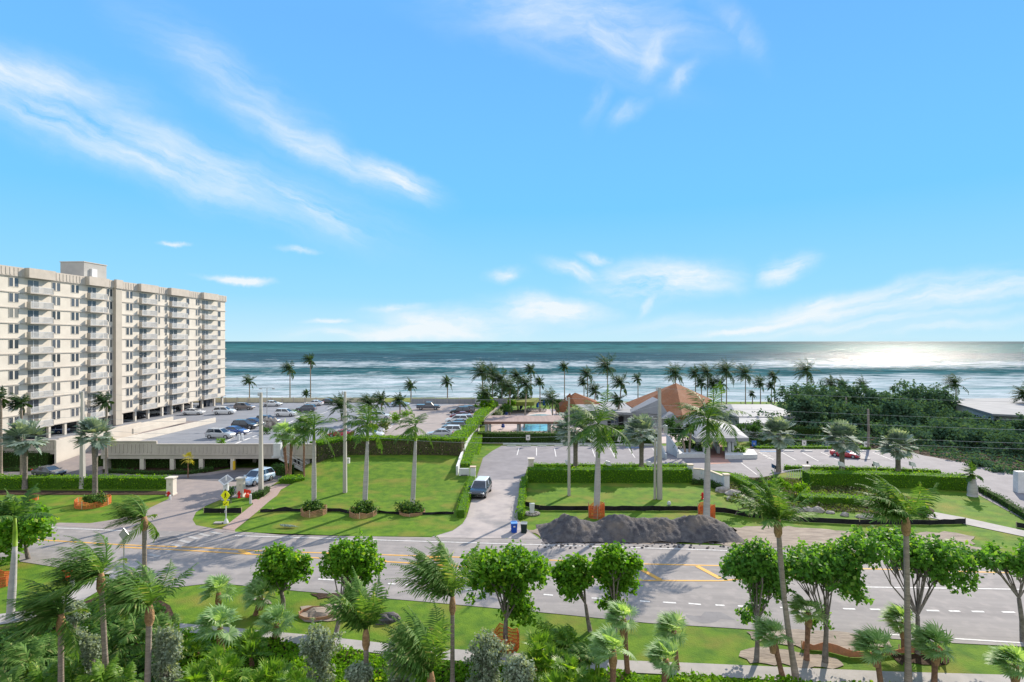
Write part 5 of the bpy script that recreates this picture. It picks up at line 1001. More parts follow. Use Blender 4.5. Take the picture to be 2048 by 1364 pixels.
# ---------------------------------------------------------------- vehicles
rubber=M('tyre_rubber',(.02,.02,.022),rough=.8); rimm=M('rim_alloy',(.45,.46,.48),rough=.3,metal=.8); lampm=M('lamp_lens',(.8,.82,.85),rough=.1); taillm=M('tail_lens',(.45,.01,.01),rough=.2); carglass=M('car_glass',(.02,.03,.045),rough=.04,spec=1.0)
def paint(c): return M('car_paint',c,rough=.25,spec=.6,coat=.6)
PAINTS={'white':paint((.72,.73,.74)),'black':paint((.015,.02,.028)),'navy':paint((.02,.05,.16)),'blue':paint((.03,.08,.28)),'silver':paint((.42,.44,.46)),'grey':paint((.17,.18,.20)),'red':paint((.42,.02,.035)),'maroon':paint((.22,.03,.05)),'paleblue':paint((.42,.55,.68)),'brown':paint((.19,.16,.15)),'darkgrey':paint((.07,.08,.10))}
KIND={ # length,width,profile stations (x,zbot,zbelt,halfwidth), cabin (xr,xroof_r,xroof_f,xf,roof z)
'suv':(4.7,1.92,[(-2.35,.5,.95,.80),(-2.25,.3,1.08,.92),(-1.2,.24,1.10,.96),(.6,.24,1.06,.96),(1.1,.24,1.04,.95),(1.9,.26,.95,.93),(2.25,.3,.82,.86),(2.35,.4,.66,.74)],(-2.2,-1.85,.25,1.1,1.70)),
'sedan':(4.7,1.84,[(-2.35,.45,.85,.76),(-2.2,.28,.95,.88),(-1.2,.2,.98,.92),(.6,.2,.94,.92),(1.2,.2,.90,.91),(2.0,.22,.78,.88),(2.28,.28,.66,.8),(2.35,.36,.56,.7)],(-1.9,-1.0,.2,1.15,1.42)),
'pickup':(5.7,2.0,[(-2.85,.5,1.05,.9),(-2.75,.35,1.15,.98),(-1.2,.32,1.16,1.0),(.6,.32,1.16,1.0),(1.3,.32,1.14,1.0),(2.4,.34,1.08,.98),(2.75,.38,.95,.92),(2.85,.48,.75,.84)],(-.75,-.6,.75,1.35,1.86)),
'coupe':(4.4,1.84,[(-2.2,.42,.84,.76),(-2.05,.25,.93,.88),(-1.2,.18,.93,.92),(.5,.18,.88,.92),(1.1,.18,.84,.91),(1.8,.2,.72,.88),(2.1,.26,.6,.8),(2.2,.34,.5,.68)],(-1.6,-.7,.0,.85,1.26))}
def car(kind,col,label,loc,head,cat='car',roof=None,group=None,sc=1.0):
    L,W,stn,(xr,xrr,xrf,xf,zr)=KIND[kind]; T=Thing('parked_car' if kind!='pickup' else 'pickup_truck',label,cat,loc,group,local=True,rz=R(head)); pm=PAINTS[col]; T.o.scale=(sc,sc,sc)
    mb=MB(); vs=[];N=8
    for x,z0,z1,hw in stn:
        for y,z in ((-hw*.9,z0),(-hw,z0+.18),(-hw,z1-.22),(-hw*.86,z1),(hw*.86,z1),(hw,z1-.22),(hw,z0+.18),(hw*.9,z0)): vs.append((x,y,z))
    m=len(stn); fs=[tuple(range(N))[::-1],tuple((m-1)*N+k for k in range(N))]
    for i in range(m-1):
        for k in range(N): fs.append((i*N+k,i*N+(k+1)%N,(i+1)*N+(k+1)%N,(i+1)*N+k))
    mb.add(vs,fs)
    if kind=='pickup': mb.box(-1.85,0,1.19,1.9,1.9,.1)
    T.part('body',mb,pm)
    def belt(x): return lerp([(s[0],s[2]) for s in stn],x)-.03
    hw=W/2*.88; hr=W/2*.68; g=MB(); b=[(xr,-hw,belt(xr)),(xf,-hw,belt(xf)),(xf,hw,belt(xf)),(xr,hw,belt(xr))]; t_=[(xrr,-hr,zr-.06),(xrf,-hr,zr-.06),(xrf,hr,zr-.06),(xrr,hr,zr-.06)]
    g.add(b+t_,[(0,1,5,4),(1,2,6,5),(2,3,7,6),(3,0,4,7),(4,5,6,7)]); T.part('windows',g,carglass)
    r_=MB(); r_.add([(xrr-.04,-hr-.03,zr-.07),(xrf+.05,-hr-.03,zr-.07),(xrf+.05,hr+.03,zr-.07),(xrr-.04,hr+.03,zr-.07),(xrr+.08,-hr+.12,zr),(xrf-.1,-hr+.12,zr),(xrf-.1,hr-.12,zr),(xrr+.08,hr-.12,zr)],[(3,2,1,0),(4,5,6,7),(0,1,5,4),(1,2,6,5),(2,3,7,6),(3,0,4,7)])
    for sy in (-1,1):
        r_.seg((xf-.02,sy*(hw+.005),belt(xf)),(xrf,sy*(hr+.01),zr-.06),.07,.06); r_.seg((xr+.02,sy*(hw+.005),belt(xr)),(xrr,sy*(hr+.01),zr-.06),.12,.08)
        xm=(xr+xf)/2-.05; r_.seg((xm,sy*(hw+.005),belt(xm)),((xrr+xrf)/2,sy*(hr+.01),zr-.06),.09,.05)
    T.part('roof',r_,PAINTS[roof] if roof else pm)
    for sx in (-L*.31,L*.315):
        for sy in (-1,1):
            wz=.36 if kind in('suv','pickup') else .32
            w_=T.part('wheel',MB().tube([(sx,sy*(W/2-.24),wz),(sx,sy*(W/2+.005),wz)],[wz,wz],14),rubber)
            T.part('rim',MB().tube([(sx,sy*(W/2+.0051),wz),(sx,sy*(W/2+.02),wz)],[wz*.62,wz*.55],10),rimm,w_)
    for sy in (-1,1):
        T.part('headlight',MB().box(L/2-.12,sy*W*.36,.72 if kind!='pickup' else .92,.14,.34,.14),lampm); T.part('tail_light',MB().box(-L/2+.06,sy*W*.38,.9,.1,.24,.22),taillm)
        T.part('mirror',MB().box(xf-.15,sy*(W/2+.09),belt(xf)+.08,.16,.2,.13),pm)
    T.part('number_plate',MB().box(L/2-.015,0,.5,.03,.45,.14),linem); return T
GZ=lambda x,y,z=0: G(x,y,z)
DZ=ZD+.025
car('suv','black','black off-roader with sky reflection painted white on its roof coming down the driveway',GZ(961,989),-99,'suv',roof='white',sc=1.14)  # white roof paint stands in for the sky reflected on a dark roof
car('suv','paleblue','pale blue white crossover parked between the gate pillar and the garage',GZ(514,966),-108,'suv',sc=1.1)
car('sedan','darkgrey','dark grey sedan behind the clipped roadside hedge',GZ(98,951),-12)
car('coupe','red','red coupe in the numbered bays under the silver palm',GZ(1690,914),-42)
DC=[('sedan','white',387,829,2,'white sedan nearest the apartment tower on the deck'),('suv','white',449,828,6,'white crossover beside the white sedan on the deck'),('suv','brown',489,819,-3,'taupe suv in front of the low deck wall'),('suv','white',572,832,-4,'white suv alone in the middle of the deck'),
('suv','silver',441,876,-6,'silver crossover at the near end of the dark row'),('sedan','blue',470,868,-9,'blue sedan second in the row after the silver crossover'),('suv','black',490,857,-6,'black suv third in the dark row'),('sedan','navy',508,850,-6,'dark sedan half hidden behind the black suv'),('suv','darkgrey',535,847,-8,'dark crossover behind the first concrete pole'),
('coupe','red',682,873,180,'red sports car behind the trimmed hedge top'),('sedan','black',651,808,178,'black sedan at the sea end of the deck'),('suv','darkgrey',612,823,180,'dark suv hidden behind the first royal palm crown'),('sedan','white',628,811,180,'white sedan near the sea end of the deck'),
('pickup','darkgrey',857,819,0,'dark pickup truck in the tan lot by the slatted wall'),('suv','white',760,838,0,'white suv parked in the deck bed bays'),('sedan','white',716,846,180,'white sedan beside the deck bed'),('sedan','paleblue',800,812,0,'pale sedan at the far end of the deck'),
('sedan','white',545,812,0,'white convertible at the fence behind the first concrete pole'),('suv','white',740,876,0,'white roofed car hidden by the trimmed hedge top')]
for k,c,x,y,h,lab in DC: car(k,c,lab,GZ(x,y,DZ),h,'pickup truck' if k=='pickup' else 'car',group='cars parked on the deck')
TC=[('suv','grey',930,825,'grey suv at the sea end of the tan lot row'),('suv','black',920,828,'black suv at the sea end behind the grey one'),('sedan','maroon',921,836,'maroon sedan in the tan lot row'),('suv','silver',925,845,'silver blue hatchback in the tan lot row'),('suv','white',914,846,'white hatchback beside the silver blue one'),('sedan','darkgrey',915,853,'dark sedan with a pale roof line in the tan lot row'),('suv','darkgrey',908,861,'dark suv in the tan lot row with its tail to the hedge'),('suv','white',898,869,'white suv nearest the trimmed hedge corner'),('sedan','silver',880,874,'silver car just behind the trimmed hedge')]
for i,(k,c,x,y,lab) in enumerate(TC): car(k,c,lab,GZ(x,y,DZ),180,'car',group='cars in the row of the tan lot')
for x,y,c,lab in ((332,824,'white','white car parked between the tower columns'),(375,818,'white','second white car parked between the tower columns, nearer the sea'),(112,872,'navy','blue car in the shade under the tower'),(310,826,'silver','silver car in the shade under the tower'),(275,838,'darkgrey','dark car in the shade under the tower')):
    t_=tpx(x,-3); p=PF(t_,-3.5,ZD+.01); car('suv' if c!='white' else 'sedan',c,lab,p,5,'car',group='cars under the tower')
car('suv','black','black suv in the shade of the garage bay',(-48.5,97,.02),80,'suv')
# ---------------------------------------------------------------- poles and wires
tops=[]
def pole(px,by,ty,label,w0=.5,w1=.26,cap=True,arms=(),grp='square concrete power poles'):
    b=G(px,by); t_=At(px,ty,b[1]); T=Thing('power_pole',label,'power pole',b,grp); h=t_[2]
    T.part('shaft',MB().box(b[0],b[1],h/2,w0,w0,h,0,w1/w0),polem)
    for z,kk in arms: T.part('bracket',MB().seg((b[0]-kk,b[1]-.05,z),(b[0]+kk,b[1]-.05,z),.1,.1).box(b[0]-kk,b[1],z+.12,.16,.16,.3).box(b[0]+kk,b[1],z+.12,.16,.16,.3),steel)
    T.part('insulator',MB().tube([(b[0]-.35,b[1],h-.35),(b[0]-.35,b[1],h+.05)],[.13,.07],8).seg((b[0],b[1],h-.4),(b[0]-.4,b[1],h-.4),.08,.08),steel)
    tops.append((b[0],b[1],h)); return T,b,h
pole(165,977,783,'concrete pole in the left hedge',w0=.55,w1=.28)
pole(522,990,785,'concrete pole beside the pale blue crossover',w0=.52,w1=.27,arms=((9.2,.5),))
T,b,h=pole(690,986,783,'concrete pole with a white meter box on the mounded lawn',w0=.48,w1=.26,arms=((10.6,.9),(9.6,.3)))
T.part('meter_box',MB().box(b[0]+.5,b[1]-.2,4.3,.35,.3,.7),linem)
pole(1138,991,795,'slim pale pole in front of the club hedge',w0=.38,w1=.22)
T,b,h=pole(1319,998,775,'thick double pole with brackets in front of the hip roof',w0=.6,w1=.32,arms=((10.2,.9),(9.2,.7)),grp=None)
T.part('conduit',MB().tube([(b[0]-.6,b[1],0),(b[0]-.55,b[1],7.6)],[.16,.14],8),polem)
T.part('transformer',MB().tube([(b[0]+.75,b[1],8.4),(b[0]+.75,b[1],9.3)],[.28,.28],10),steel)
P=[(-120,75,12.8)]+tops[:]+[(95,66,12.6),(140,64,12.4)]
for k,(dz,lab) in enumerate(((-.1,'topmost thin power line strung between the concrete poles'),(-2.2,'second thin power line below the pole tops'),(-3.4,'third cable sagging below the second power line'),(-5.0,'lowest cable along the concrete poles'),(-5.7,'lowest twin cable just beneath its mate'))):
    mb=MB()
    for a,b_ in zip(P,P[1:]):
        a=Vector(a)+Vector((0,-.3,dz)); b2=Vector(b_)+Vector((0,-.3,dz)); pts=[a.lerp(b2,i/8)-Vector((0,0,.5*math.sin(math.pi*i/8))) for i in range(9)]; mb.tube(pts,.011 if k<2 else .014,4,cap=False)
    one('power_line',lab,'power line',mb,steel,P[0],'power lines along the road')
# ---------------------------------------------------------------- site objects
def fencing(label,pts,h,mat=black,name='silt_fence',grp='black silt fences',wave=.08):
    P=[G(x,y) for x,y in pts]; T=Thing(name,label,'silt fence' if mat is black else 'safety netting',P[0],grp); mb=MB(); vs=[]; fs=[]; i=0
    for a,b in zip(P,P[1:]):
        n_=max(2,int((Vector(b)-Vector(a)).length/.8))
        for k in range(n_+(b==P[-1])):
            q=Vector(a).lerp(Vector(b),k/n_); hh=h*(1+rng.uniform(-wave,wave)); off=rng.uniform(-.07,.07)
            vs+=[(q.x,q.y+off,0.03),(q.x+.02,q.y+rng.uniform(-.1,.1),hh)]
    m=len(vs)//2; vs2=[(x,y+.03,z) for x,y,z in vs]
    mb.add(vs+vs2,[(2*i,2*i+2,2*i+3,2*i+1) for i in range(m-1)]+[(2*m+2*i+1,2*m+2*i+3,2*m+2*i+2,2*m+2*i) for i in range(m-1)]+[(2*i+1,2*i+3,2*m+2*i+3,2*m+2*i+1) for i in range(m-1)]+[(0,1,2*m+1,2*m),(2*m-2,2*m-1,4*m-1,4*m-2)])
    T.part('fabric',mb,mat)
    for a in P: T.part('stake',MB().box(a[0],a[1]+.09,h*.58,.06,.06,h*1.16),wood)
    return T
fencing('long black silt fence running behind the asphalt heap and boulders',[(1049,1012),(1080,1021),(1200,1022),(1320,1022),(1390,1022),(1450,1026),(1500,1035),(1600,1044),(1720,1050),(1860,1050),(1932,1048)],.58)
fencing('short black silt fence on the crossing island',[(407,1027),(440,1027),(482,1027)],.62)
fencing('crumpled black silt fence beyond the brick path leading to the planters',[(520,1025),(545,1024),(570,1023),(604,1024)],.4,wave=.4)
fencing('black silt fence between the first and middle planter',[(645,1023),(680,1024),(708,1030)],.42,wave=.2)
fencing('black silt fence ending at the left driveway hedge',[(748,1025),(800,1030),(850,1030),(907,1029)],.32,wave=.2)
fencing('black silt fence at the right edge beside the footpath',[(2034,1055),(2090,1064)],.55)
def netting(label,px,py,rx,h,gap=0,ry=None,grp='orange safety nets',mt=None):
    c=G(px,py); D=c[1]; r_=rx*D/F; T=Thing('safety_net',label,'safety netting',c,grp); vs=[];N=12;k=0
    pts=[]
    for i in range(N+1):
        a=2*math.pi*i/N*(1-gap)-math.pi*.5+gap*3; pts.append((c[0]+r_*math.cos(a),c[1]+(ry or r_)*math.sin(a),h*(1+rng.uniform(-.3,.2))))
    mb=MB(); rows=4
    for i in range(N):
        a,b=pts[i],pts[i+1]
        for j in range(rows+1):
            f=j/rows; mb.seg((a[0],a[1],a[2]*f+.03),(b[0],b[1],b[2]*f+.03),.03,.055)
        for k in range(6):
            f=k/6; x=a[0]+(b[0]-a[0])*f; y=a[1]+(b[1]-a[1])*f; mb.seg((x,y,.03),(x,y,(a[2]+(b[2]-a[2])*f)),.05,.03,up=(1,0,0))
    T.part('mesh',mb,mt or orange)
    for i in range(0,N,3): T.part('stake',MB().box(pts[i][0],pts[i][1],h*.6,.06,.06,h*1.25),wood)
netting('orange net round the leafy mound under the silver palm',186,1010,30,.75); netting('faded orange net round the first royal palm planter',628,1028,25,.7,mt=faded); netting('orange net round the middle royal palm planter',726,1030,27,.6,mt=faded)
netting('orange net round the royal palm behind the asphalt heap',1193,1034,16,1.4,ry=.8); netting('orange net round the royal palm in front of the porch',1413,1036,17,1.4,ry=.8)
netting('ring of orange net at the foot of the bright sea grape tree',1012,1295,26,1.0); netting('flattened orange net on the dug patch by the road verge',636,1230,38,.22,ry=.9,mt=faded); netting('faded orange net round the third planter',824,1026,26,.3,mt=faded)
netting('orange net at the left edge beside the grey royal palm',2,1168,24,.9); netting('small orange scrap of net by the left lawn',68,1000,7,.5)
fencing('long orange net trailing across the bare earth under the sea grapes',[(1605,1300),(1650,1302),(1700,1315),(1760,1316),(1800,1308),(1840,1308),(1878,1326)],.5,mat=faded2,name='safety_net',grp='orange safety nets',wave=.35)
fencing('orange net strip on the verge beside the wide sea grape',[(1875,1310),(1890,1330)],.7,mat=faded2,name='safety_net',grp='orange safety nets',wave=.1)
# asphalt heap
mb=MB(); nx,ny=240,34; hx=[(1078,0),(1092,.75),(1108,1.55),(1130,2.45),(1150,2.1),(1170,1.55),(1195,1.3),(1220,2.2),(1245,2.4),(1270,1.9),(1300,1.85),(1330,2.0),(1350,1.6),(1375,2.2),(1405,2.3),(1430,1.9),(1450,1.3),(1462,.8),(1472,0)]
vs=[]
for j in range(ny):
    for i in range(nx):
        px=1074+(1476-1074)*i/(nx-1); D=56.8+5.8*j/(ny-1); f=j/(ny-1)*2-1
        wob=mnoise.noise(Vector((px*.03,f*1.4,0))); prof=max(0,1-abs(f*.97+wob*.12)**1.35)
        x=(px-CX)/F*59.5; hgt=lerp(hx,px+f*5)*.84*prof; hgt+= (.16*mnoise.noise(Vector((x*2.2,D*2.2,1)))+.06*mnoise.noise(Vector((x*6,D*6,4))))*min(1,hgt*2)
        vs.append((x,D,max(hgt,0)+.02-(.03 if hgt<=0 else 0)))
mb.add(vs,[(j*nx+i,j*nx+i+1,(j+1)*nx+i+1,(j+1)*nx+i) for j in range(ny-1) for i in range(nx-1)])
heapm=M('asphalt_millings',(.065,.062,.07),(.135,.128,.13),scale=1.6,rough=.9,bump=1.0,bscale=9,c3=(.20,.165,.135),s3=.45,detail=12)
for k in range(260):
    px=rng.uniform(1070,1490); D=rng.choice((rng.uniform(55.2,57.6),rng.uniform(56,62))); x=(px-CX)/F*59.5; r_=rng.uniform(.05,.17); z=0 if D<57.6 else None
    if z is None: continue
    mb.ball((x,D,.03),r_,r_,r_*.8,6,4,.2,rng)
one('asphalt_heap','long dark grey heap of broken asphalt between the road and the silt fence','rubble heap',mb,heapm,G(1270,1080),smooth=True)
def rub(label,px,py,r_,h,mat,D=None):
    c=G(px,py); mb=MB().ball((c[0],c[1],0),r_,r_*.8,h,12,6,.2,rng); return one('rubble_pile',label,'rubble heap',mb,mat,c)
rub('small heap of black broken asphalt on the verge behind the stiff palm',772,1240,.95,.5,heapm)
rub('brown soil heap on the dug verge patch inside the orange net',650,1226,1.4,.35,sandm)
# boulders
BO=[(1446,978,16,9),(1468,984,18,9),(1462,996,10,7),(1480,992,17,10),(1501,999,11,6),(1510,1009,14,5),(1532,1012,12,7),(1552,1016,14,6),(1578,1014,7,9),(1592,1018,11,9),(1615,1018,13,7),(1636,1018,14,9),(1660,1024,10,4),(1690,1028,9,6),(1725,1032,14,5),(1745,1032,9,5),(1780,1034,10,4)]
names=['pale flat','broad layered','white rounded','big grey domed','small white topped','low brown','blocky grey','mossy grey','upright pink','rough brown','long white','largest grey','half buried','dull tan','pale wide','thin grey','last tan']
for (x,y,rx,ry),nm in zip(BO,names):
    c=G(x,y+ry*.6); D=c[1]; mb=MB().ball((c[0],c[1],.02),rx*D/F,rx*D/F*.7,ry*D/F*1.1,10,7,.16,rng)
    one('boulder',f'{nm} boulder in the curved rock border near the sign wall','boulder',mb,M('boulder_stone',(.42,.38,.34),(.24,.22,.20),scale=1.6,rough=.95,bump=.8,bscale=3) if 'bould' not in globals() else bould,c,'boulders of the rock border')
    bould=bpy.data.materials['boulder_stone']
# bins
def bin_(px,py,mat,lid,label,rz):
    c=G(px,py); T=Thing('wheeled_bin',label,'bin',c,'bins at the driveway mouth',local=True,rz=rz)
    T.part('body',MB().box(0,0,.52,.54,.60,.92,0,1.18),mat); T.part('lid',MB().box(0,-.02,1.03,.68,.78,.08).box(0,.28,1.09,.5,.12,.05),lid)
    for s_ in (-1,1): T.part('wheel',MB().tube([(s_*.24,.32,.12),(s_*.31,.32,.12)],[.12,.12],10),blackm)
    if 'blue' in label: T.part('emblem',MB().box(0,-.355,.72,.2,.012,.14),linem)
bin_(1028,1065,bluebin,M('pale_blue_lid',(.12,.28,.62),rough=.5),'blue wheeled recycling bin with a light blue lid',.1); bin_(1048,1066,darkbin,M('grey_lid',(.25,.27,.28),rough=.5),'dark green wheeled bin with a grey lid',-.1)
# white stepped wall left of the drive
T=Thing('stepped_wall','white stepped wall climbing beside the driveway hedge with a boxed front end','wall',G(925,962),None)
stp=[(914,960,2.0),(919,945,2.15),(925,928,2.5),(932,910,2.9),(941,892,3.3),(949,876,3.9),(958,860,4.3)]
pp_=[(G(x,y)[0],G(x,y)[1],h) for x,y,h in stp]
for a,b in zip(pp_,pp_[1:]): T.part('panel',MB().seg((a[0],a[1],a[2]/2),(b[0],b[1],a[2]/2),.3,a[2]),whitem)
c1=G(914,960);c2=G(947,962); T.part('front_wall',MB().box((c1[0]+c2[0])/2-.15,c1[1]-.1,.85,c2[0]-c1[0]-.9,.28,1.7),whitem); T.part('pillar',MB().box(c2[0]-.1,c1[1]-.2,.95,.75,.75,1.9),whitem)
T.part('pillar_cap',MB().box(c2[0]-.1,c1[1]-.2,1.96,.85,.85,.12),M('stone_cap',(.58,.45,.36),rough=.8)); T.part('name_plate',MB().box(c1[0]+1.05,c1[1]-.25,.75,.95,.03,.10),blackm); T.part('side_plate',MB().box(c2[0]+.29,c1[1]-.2,1.1,.03,.3,.6),steel)
# sign wall (curved)
sp_=[(1380,962,1.95),(1386,962,1.75),(1400,963,1.75),(1420,967,1.75),(1438,973,1.65),(1452,979,1.65)]; W=[(G(x,y)[0],G(x,y)[1],h) for x,y,h in sp_]
T=Thing('sign_wall','curved white sign wall with pale teal letters and tan coping above the boulders','sign',W[2],None)
cap_=M('tan_coping',(.58,.50,.38),rough=.8)
for a,b in zip(W[1:],W[2:]):
    T.part('panel',MB().seg((a[0],a[1],a[2]/2),(b[0],b[1],b[2]/2),.3,a[2]),whitem); T.part('coping',MB().seg((a[0],a[1],a[2]+.05),(b[0],b[1],b[2]+.05),.42,.1),cap_)
for q,h in ((W[0],2.3),(W[-1],2.0)): T.part('pillar',MB().box(q[0],q[1],h/2,.7,.7,h),whitem); T.part('pillar_cap',MB().box(q[0],q[1],h+.06,.85,.85,.13),cap_)
lt=MB()
for i,(x,y,z) in enumerate([(1401+k*2.1,963.2,1.25) for k in range(4)]+[(1424+k*1.7,968,1.2) for k in range(5)]):
    q=G(x,y); lt.box(q[0],q[1]-.32,z,.035,.03,.22).box(q[0]+.05,q[1]-.32,z+(.09 if i%2 else -.09),.08,.03,.03).box(q[0]+.05,q[1]-.32,z,.07,.03,.03)
T.part('lettering',lt,tealm)
# gate pillars
def gatep(px,by,label,w_=.75,h=2.2,grp='cream gate pillars'):
    b=G(px,by); T=Thing('gate_pillar',label,'gate pillar',b,grp); T.part('shaft',MB().box(b[0],b[1],h/2,w_,w_,h),stucco); T.part('cap',MB().box(b[0],b[1],h+.08,w_+.25,w_+.25,.16),stucco); T.part('plaque',MB().box(b[0]+.05,b[1]-w_/2-.015,h*.68,.22,.03,.3),band)
    T.part('base',MB().box(b[0],b[1],.12,w_+.12,w_+.12,.24),stucco); return T
gatep(343,990,'cream gate pillar at the end of the clipped hedge',.85,2.2); gatep(482,993,'cream gate pillar behind the yellow crossing sign',.8,2.3); gatep(1612,955,'white pillar with a sloping white rail before the right hedge',.75,1.6,None)
gatep(1062,946,'low white pillar in the bright hedge end by the driveway',.8,2.1,None)
b=G(1612,957); one('white_railing','white sloping railing between the pillar and the fan of palm fronds','railing',(lambda m:[m.seg((b[0]-.5-k*.32,b[1],.2),(b[0]-.5-k*.32,b[1],1.35-k*.03),.05,.05) for k in range(8)] and m.seg((b[0]-.3,b[1],1.4),(b[0]-3.1,b[1],1.1),.07,.07))(MB()),whitem,b)
# yellow pedestrian sign with solar panel
b=G(452,1046); T=Thing('crossing_sign','yellow pedestrian crossing sign on a white post with a tilted solar panel','road sign',b); x,y=b[0],b[1]; k=y/F
T.part('post',MB().tube([(x,y,0),(x,y,5.2)],[.07,.07],8),whitem); T.part('base',MB().tube([(x,y,0),(x,y,.12),(x,y,.45)],[.3,.26,.12],8),whitem)
zc=H-(990-CY)*k; s_=.62; th=.03
T.part('diamond',MB().add([(x,y-.12,zc-s_*1.15),(x+s_*.85,y-.12,zc),(x,y-.12,zc+s_*1.15),(x-s_*.85,y-.12,zc),(x,y-.15,zc-s_*1.15),(x+s_*.85,y-.15,zc),(x,y-.15,zc+s_*1.15),(x-s_*.85,y-.15,zc)],[(0,1,2,3),(7,6,5,4),(0,4,5,1),(1,5,6,2),(2,6,7,3),(3,7,4,0)]),yelsign)
pd=MB().box(x,y-.16,zc+.24,.1,.01,.1).seg((x,y-.16,zc+.18),(x,y-.16,zc-.05),.1,.012,up=(0,1,0)).seg((x,y-.16,zc-.05),(x-.12,y-.16,zc-.3),.05,.012,up=(0,1,0)).seg((x,y-.16,zc-.05),(x+.12,y-.16,zc-.3),.05,.012,up=(0,1,0)).seg((x,y-.16,zc+.12),(x+.14,y-.16,zc),.04,.012,up=(0,1,0)).seg((x,y-.16,zc+.12),(x-.12,y-.16,zc+.02),.04,.012,up=(0,1,0))
T.part('pedestrian_symbol',pd,blackm)
z2=H-(1006-CY)*k; dp=T.part('arrow_plaque',MB().box(x+.05,y-.13,z2,.62,.03,.5),yelsign); T.part('arrow',MB().seg((x+.22,y-.155,z2+.14),(x-.08,y-.155,z2-.12),.05,.012,up=(0,1,0)).box(x-.1,y-.155,z2-.13,.16,.012,.05).box(x-.16,y-.155,z2-.07,.05,.012,.16),blackm,dp)
z3=H-(962-CY)*k; T.part('battery_box',MB().box(x,y,H-(974-CY)*k,.5,.3,.75),whitem); T.part('button_box',MB().box(x,y-.12,1.3,.16,.14,.3),steel)
pn=[(x-.75,y-.2,z3+.12),(x+.05,y-.55,z3-.35),(x+.7,y+.3,z3+.15),(x-.1,y+.55,z3+.6)]
sp2=T.part('solar_panel',MB().add(pn+[(a,b_,c-.06) for a,b_,c in pn],[(0,1,2,3),(7,6,5,4),(0,4,5,1),(1,5,6,2),(2,6,7,3),(3,7,4,0)]),whitem)
cx_=sum(p[0] for p in pn)/4;cy_=sum(p[1] for p in pn)/4;cz_=sum(p[2] for p in pn)/4
T.part('cells',MB().add([(cx_+(a-cx_)*.78,cy_+(b_-cy_)*.78,cz_+(c-cz_)*.78+.012) for a,b_,c in pn],[(0,1,2,3)]),M('solar_cells',(.30,.30,.31),rough=.3),sp2)
T.part('beacon',MB().box(x,y-.1,z2+.38,.9,.08,.14),steel)
b=G(437,1047); one('ground_slab','small pale concrete slab lying in the grass beside the crossing sign','slab',MB().box(b[0],b[1],.08,.9,.5,.14),walkm,b)
# second crossing sign seen from behind across the road
b=G(248,1172); T=Thing('crossing_sign','grey backed crossing sign on a thin post at the near end of the crossing','road sign',b); T.part('post',MB().tube([(b[0],b[1],0),(b[0],b[1],4.6)],[.05,.05],8),steel); zc=4.2
T.part('diamond',MB().add([(b[0],b[1]-.05,zc-.55),(b[0]+.4,b[1]-.05,zc),(b[0],b[1]-.05,zc+.55),(b[0]-.4,b[1]-.05,zc),(b[0],b[1]+.0,zc-.55),(b[0]+.4,b[1],zc),(b[0],b[1],zc+.55),(b[0]-.4,b[1],zc)],[(0,1,2,3),(7,6,5,4),(0,4,5,1),(1,5,6,2),(2,6,7,3),(3,7,4,0)]),steel)
# hydrants, markers
def hydrant(px,py,label,h=.9,mat=redm):
    b=G(px,py); T=Thing('fire_hydrant',label,'hydrant',b,'red hydrants'); T.part('body',MB().tube([(b[0],b[1],0),(b[0],b[1],.08),(b[0],b[1],.1),(b[0],b[1],h*.75),(b[0],b[1],h*.8),(b[0],b[1],h)],[.2,.2,.13,.13,.16,.05],10),mat); T.part('nozzle',MB().tube([(b[0]-.24,b[1],h*.58),(b[0]+.24,b[1],h*.58)],[.08,.08],8),mat)
hydrant(478,996,'red fire hydrant beside the gate pillar behind the crossing sign'); hydrant(1405,998,'red fire hydrant alone on the lawn left of the porch palm',.85); hydrant(337,992,'red hydrant at the end of the left clipped hedge',.6)
def flagpost(px,py,label):
    b=G(px,py); T=Thing('marker_post',label,'marker post',b,'white posts with red flags'); T.part('post',MB().tube([(b[0]+.25,b[1],0),(b[0]+.25,b[1],1.15)],[.16,.14],8),whitem); k=MB()
    for i in range(5): k.add([(b[0]-.55+i*.17,b[1]-.05+.06*(i%2),1.2+.15*(i%2)),(b[0]-.38+i*.17,b[1]-.05+.06*((i+1)%2),1.2+.15*((i+1)%2)),(b[0]-.38+i*.17,b[1]-.05+.06*((i+1)%2),1.75+.05*i*(-1)),(b[0]-.55+i*.17,b[1]-.05+.06*(i%2),1.8)],[(0,1,2,3)])
    T.part('flag',k,M('red_flag',(.75,.05,.03),rough=.7)); T.part('drum',MB().ball((b[0]-.15,b[1],.95),.3,.25,.28,8,6),M('red_orange',(.8,.08,.03),rough=.6))
flagpost(497,1007,'white post with red flags beside the brick path'); flagpost(138,1180,'white post with red flags between the windblown palms and the crossing')
b=G(340,1000); one('post','short white bollard by the left gate pillar','bollard',MB().tube([(b[0],b[1],0),(b[0],b[1],.55),(b[0],b[1],.62)],[.14,.14,.05],8),whitem,b)
b=G(1064,1029); T=Thing('white_marker','white upright marker board in a ring of stones inside the driveway hedge','marker',b); T.part('board',MB().box(b[0],b[1],.75,.5,.2,1.1,0,1.2),whitem)
k=MB(); 
for i in range(14): a=i/14*6.28; k.ball((b[0]+math.cos(a)*.75,b[1]+math.sin(a)*.6,.1),.22,.2,.17,7,5,.2,rng)
T.part('stones',k,bould)
b=G(1338,1011); one('ball_marker','small white ball marker on the lawn by the silt fence','marker',MB().ball((b[0],b[1],.25),.24,.24,.3,10,8),whitem,b)
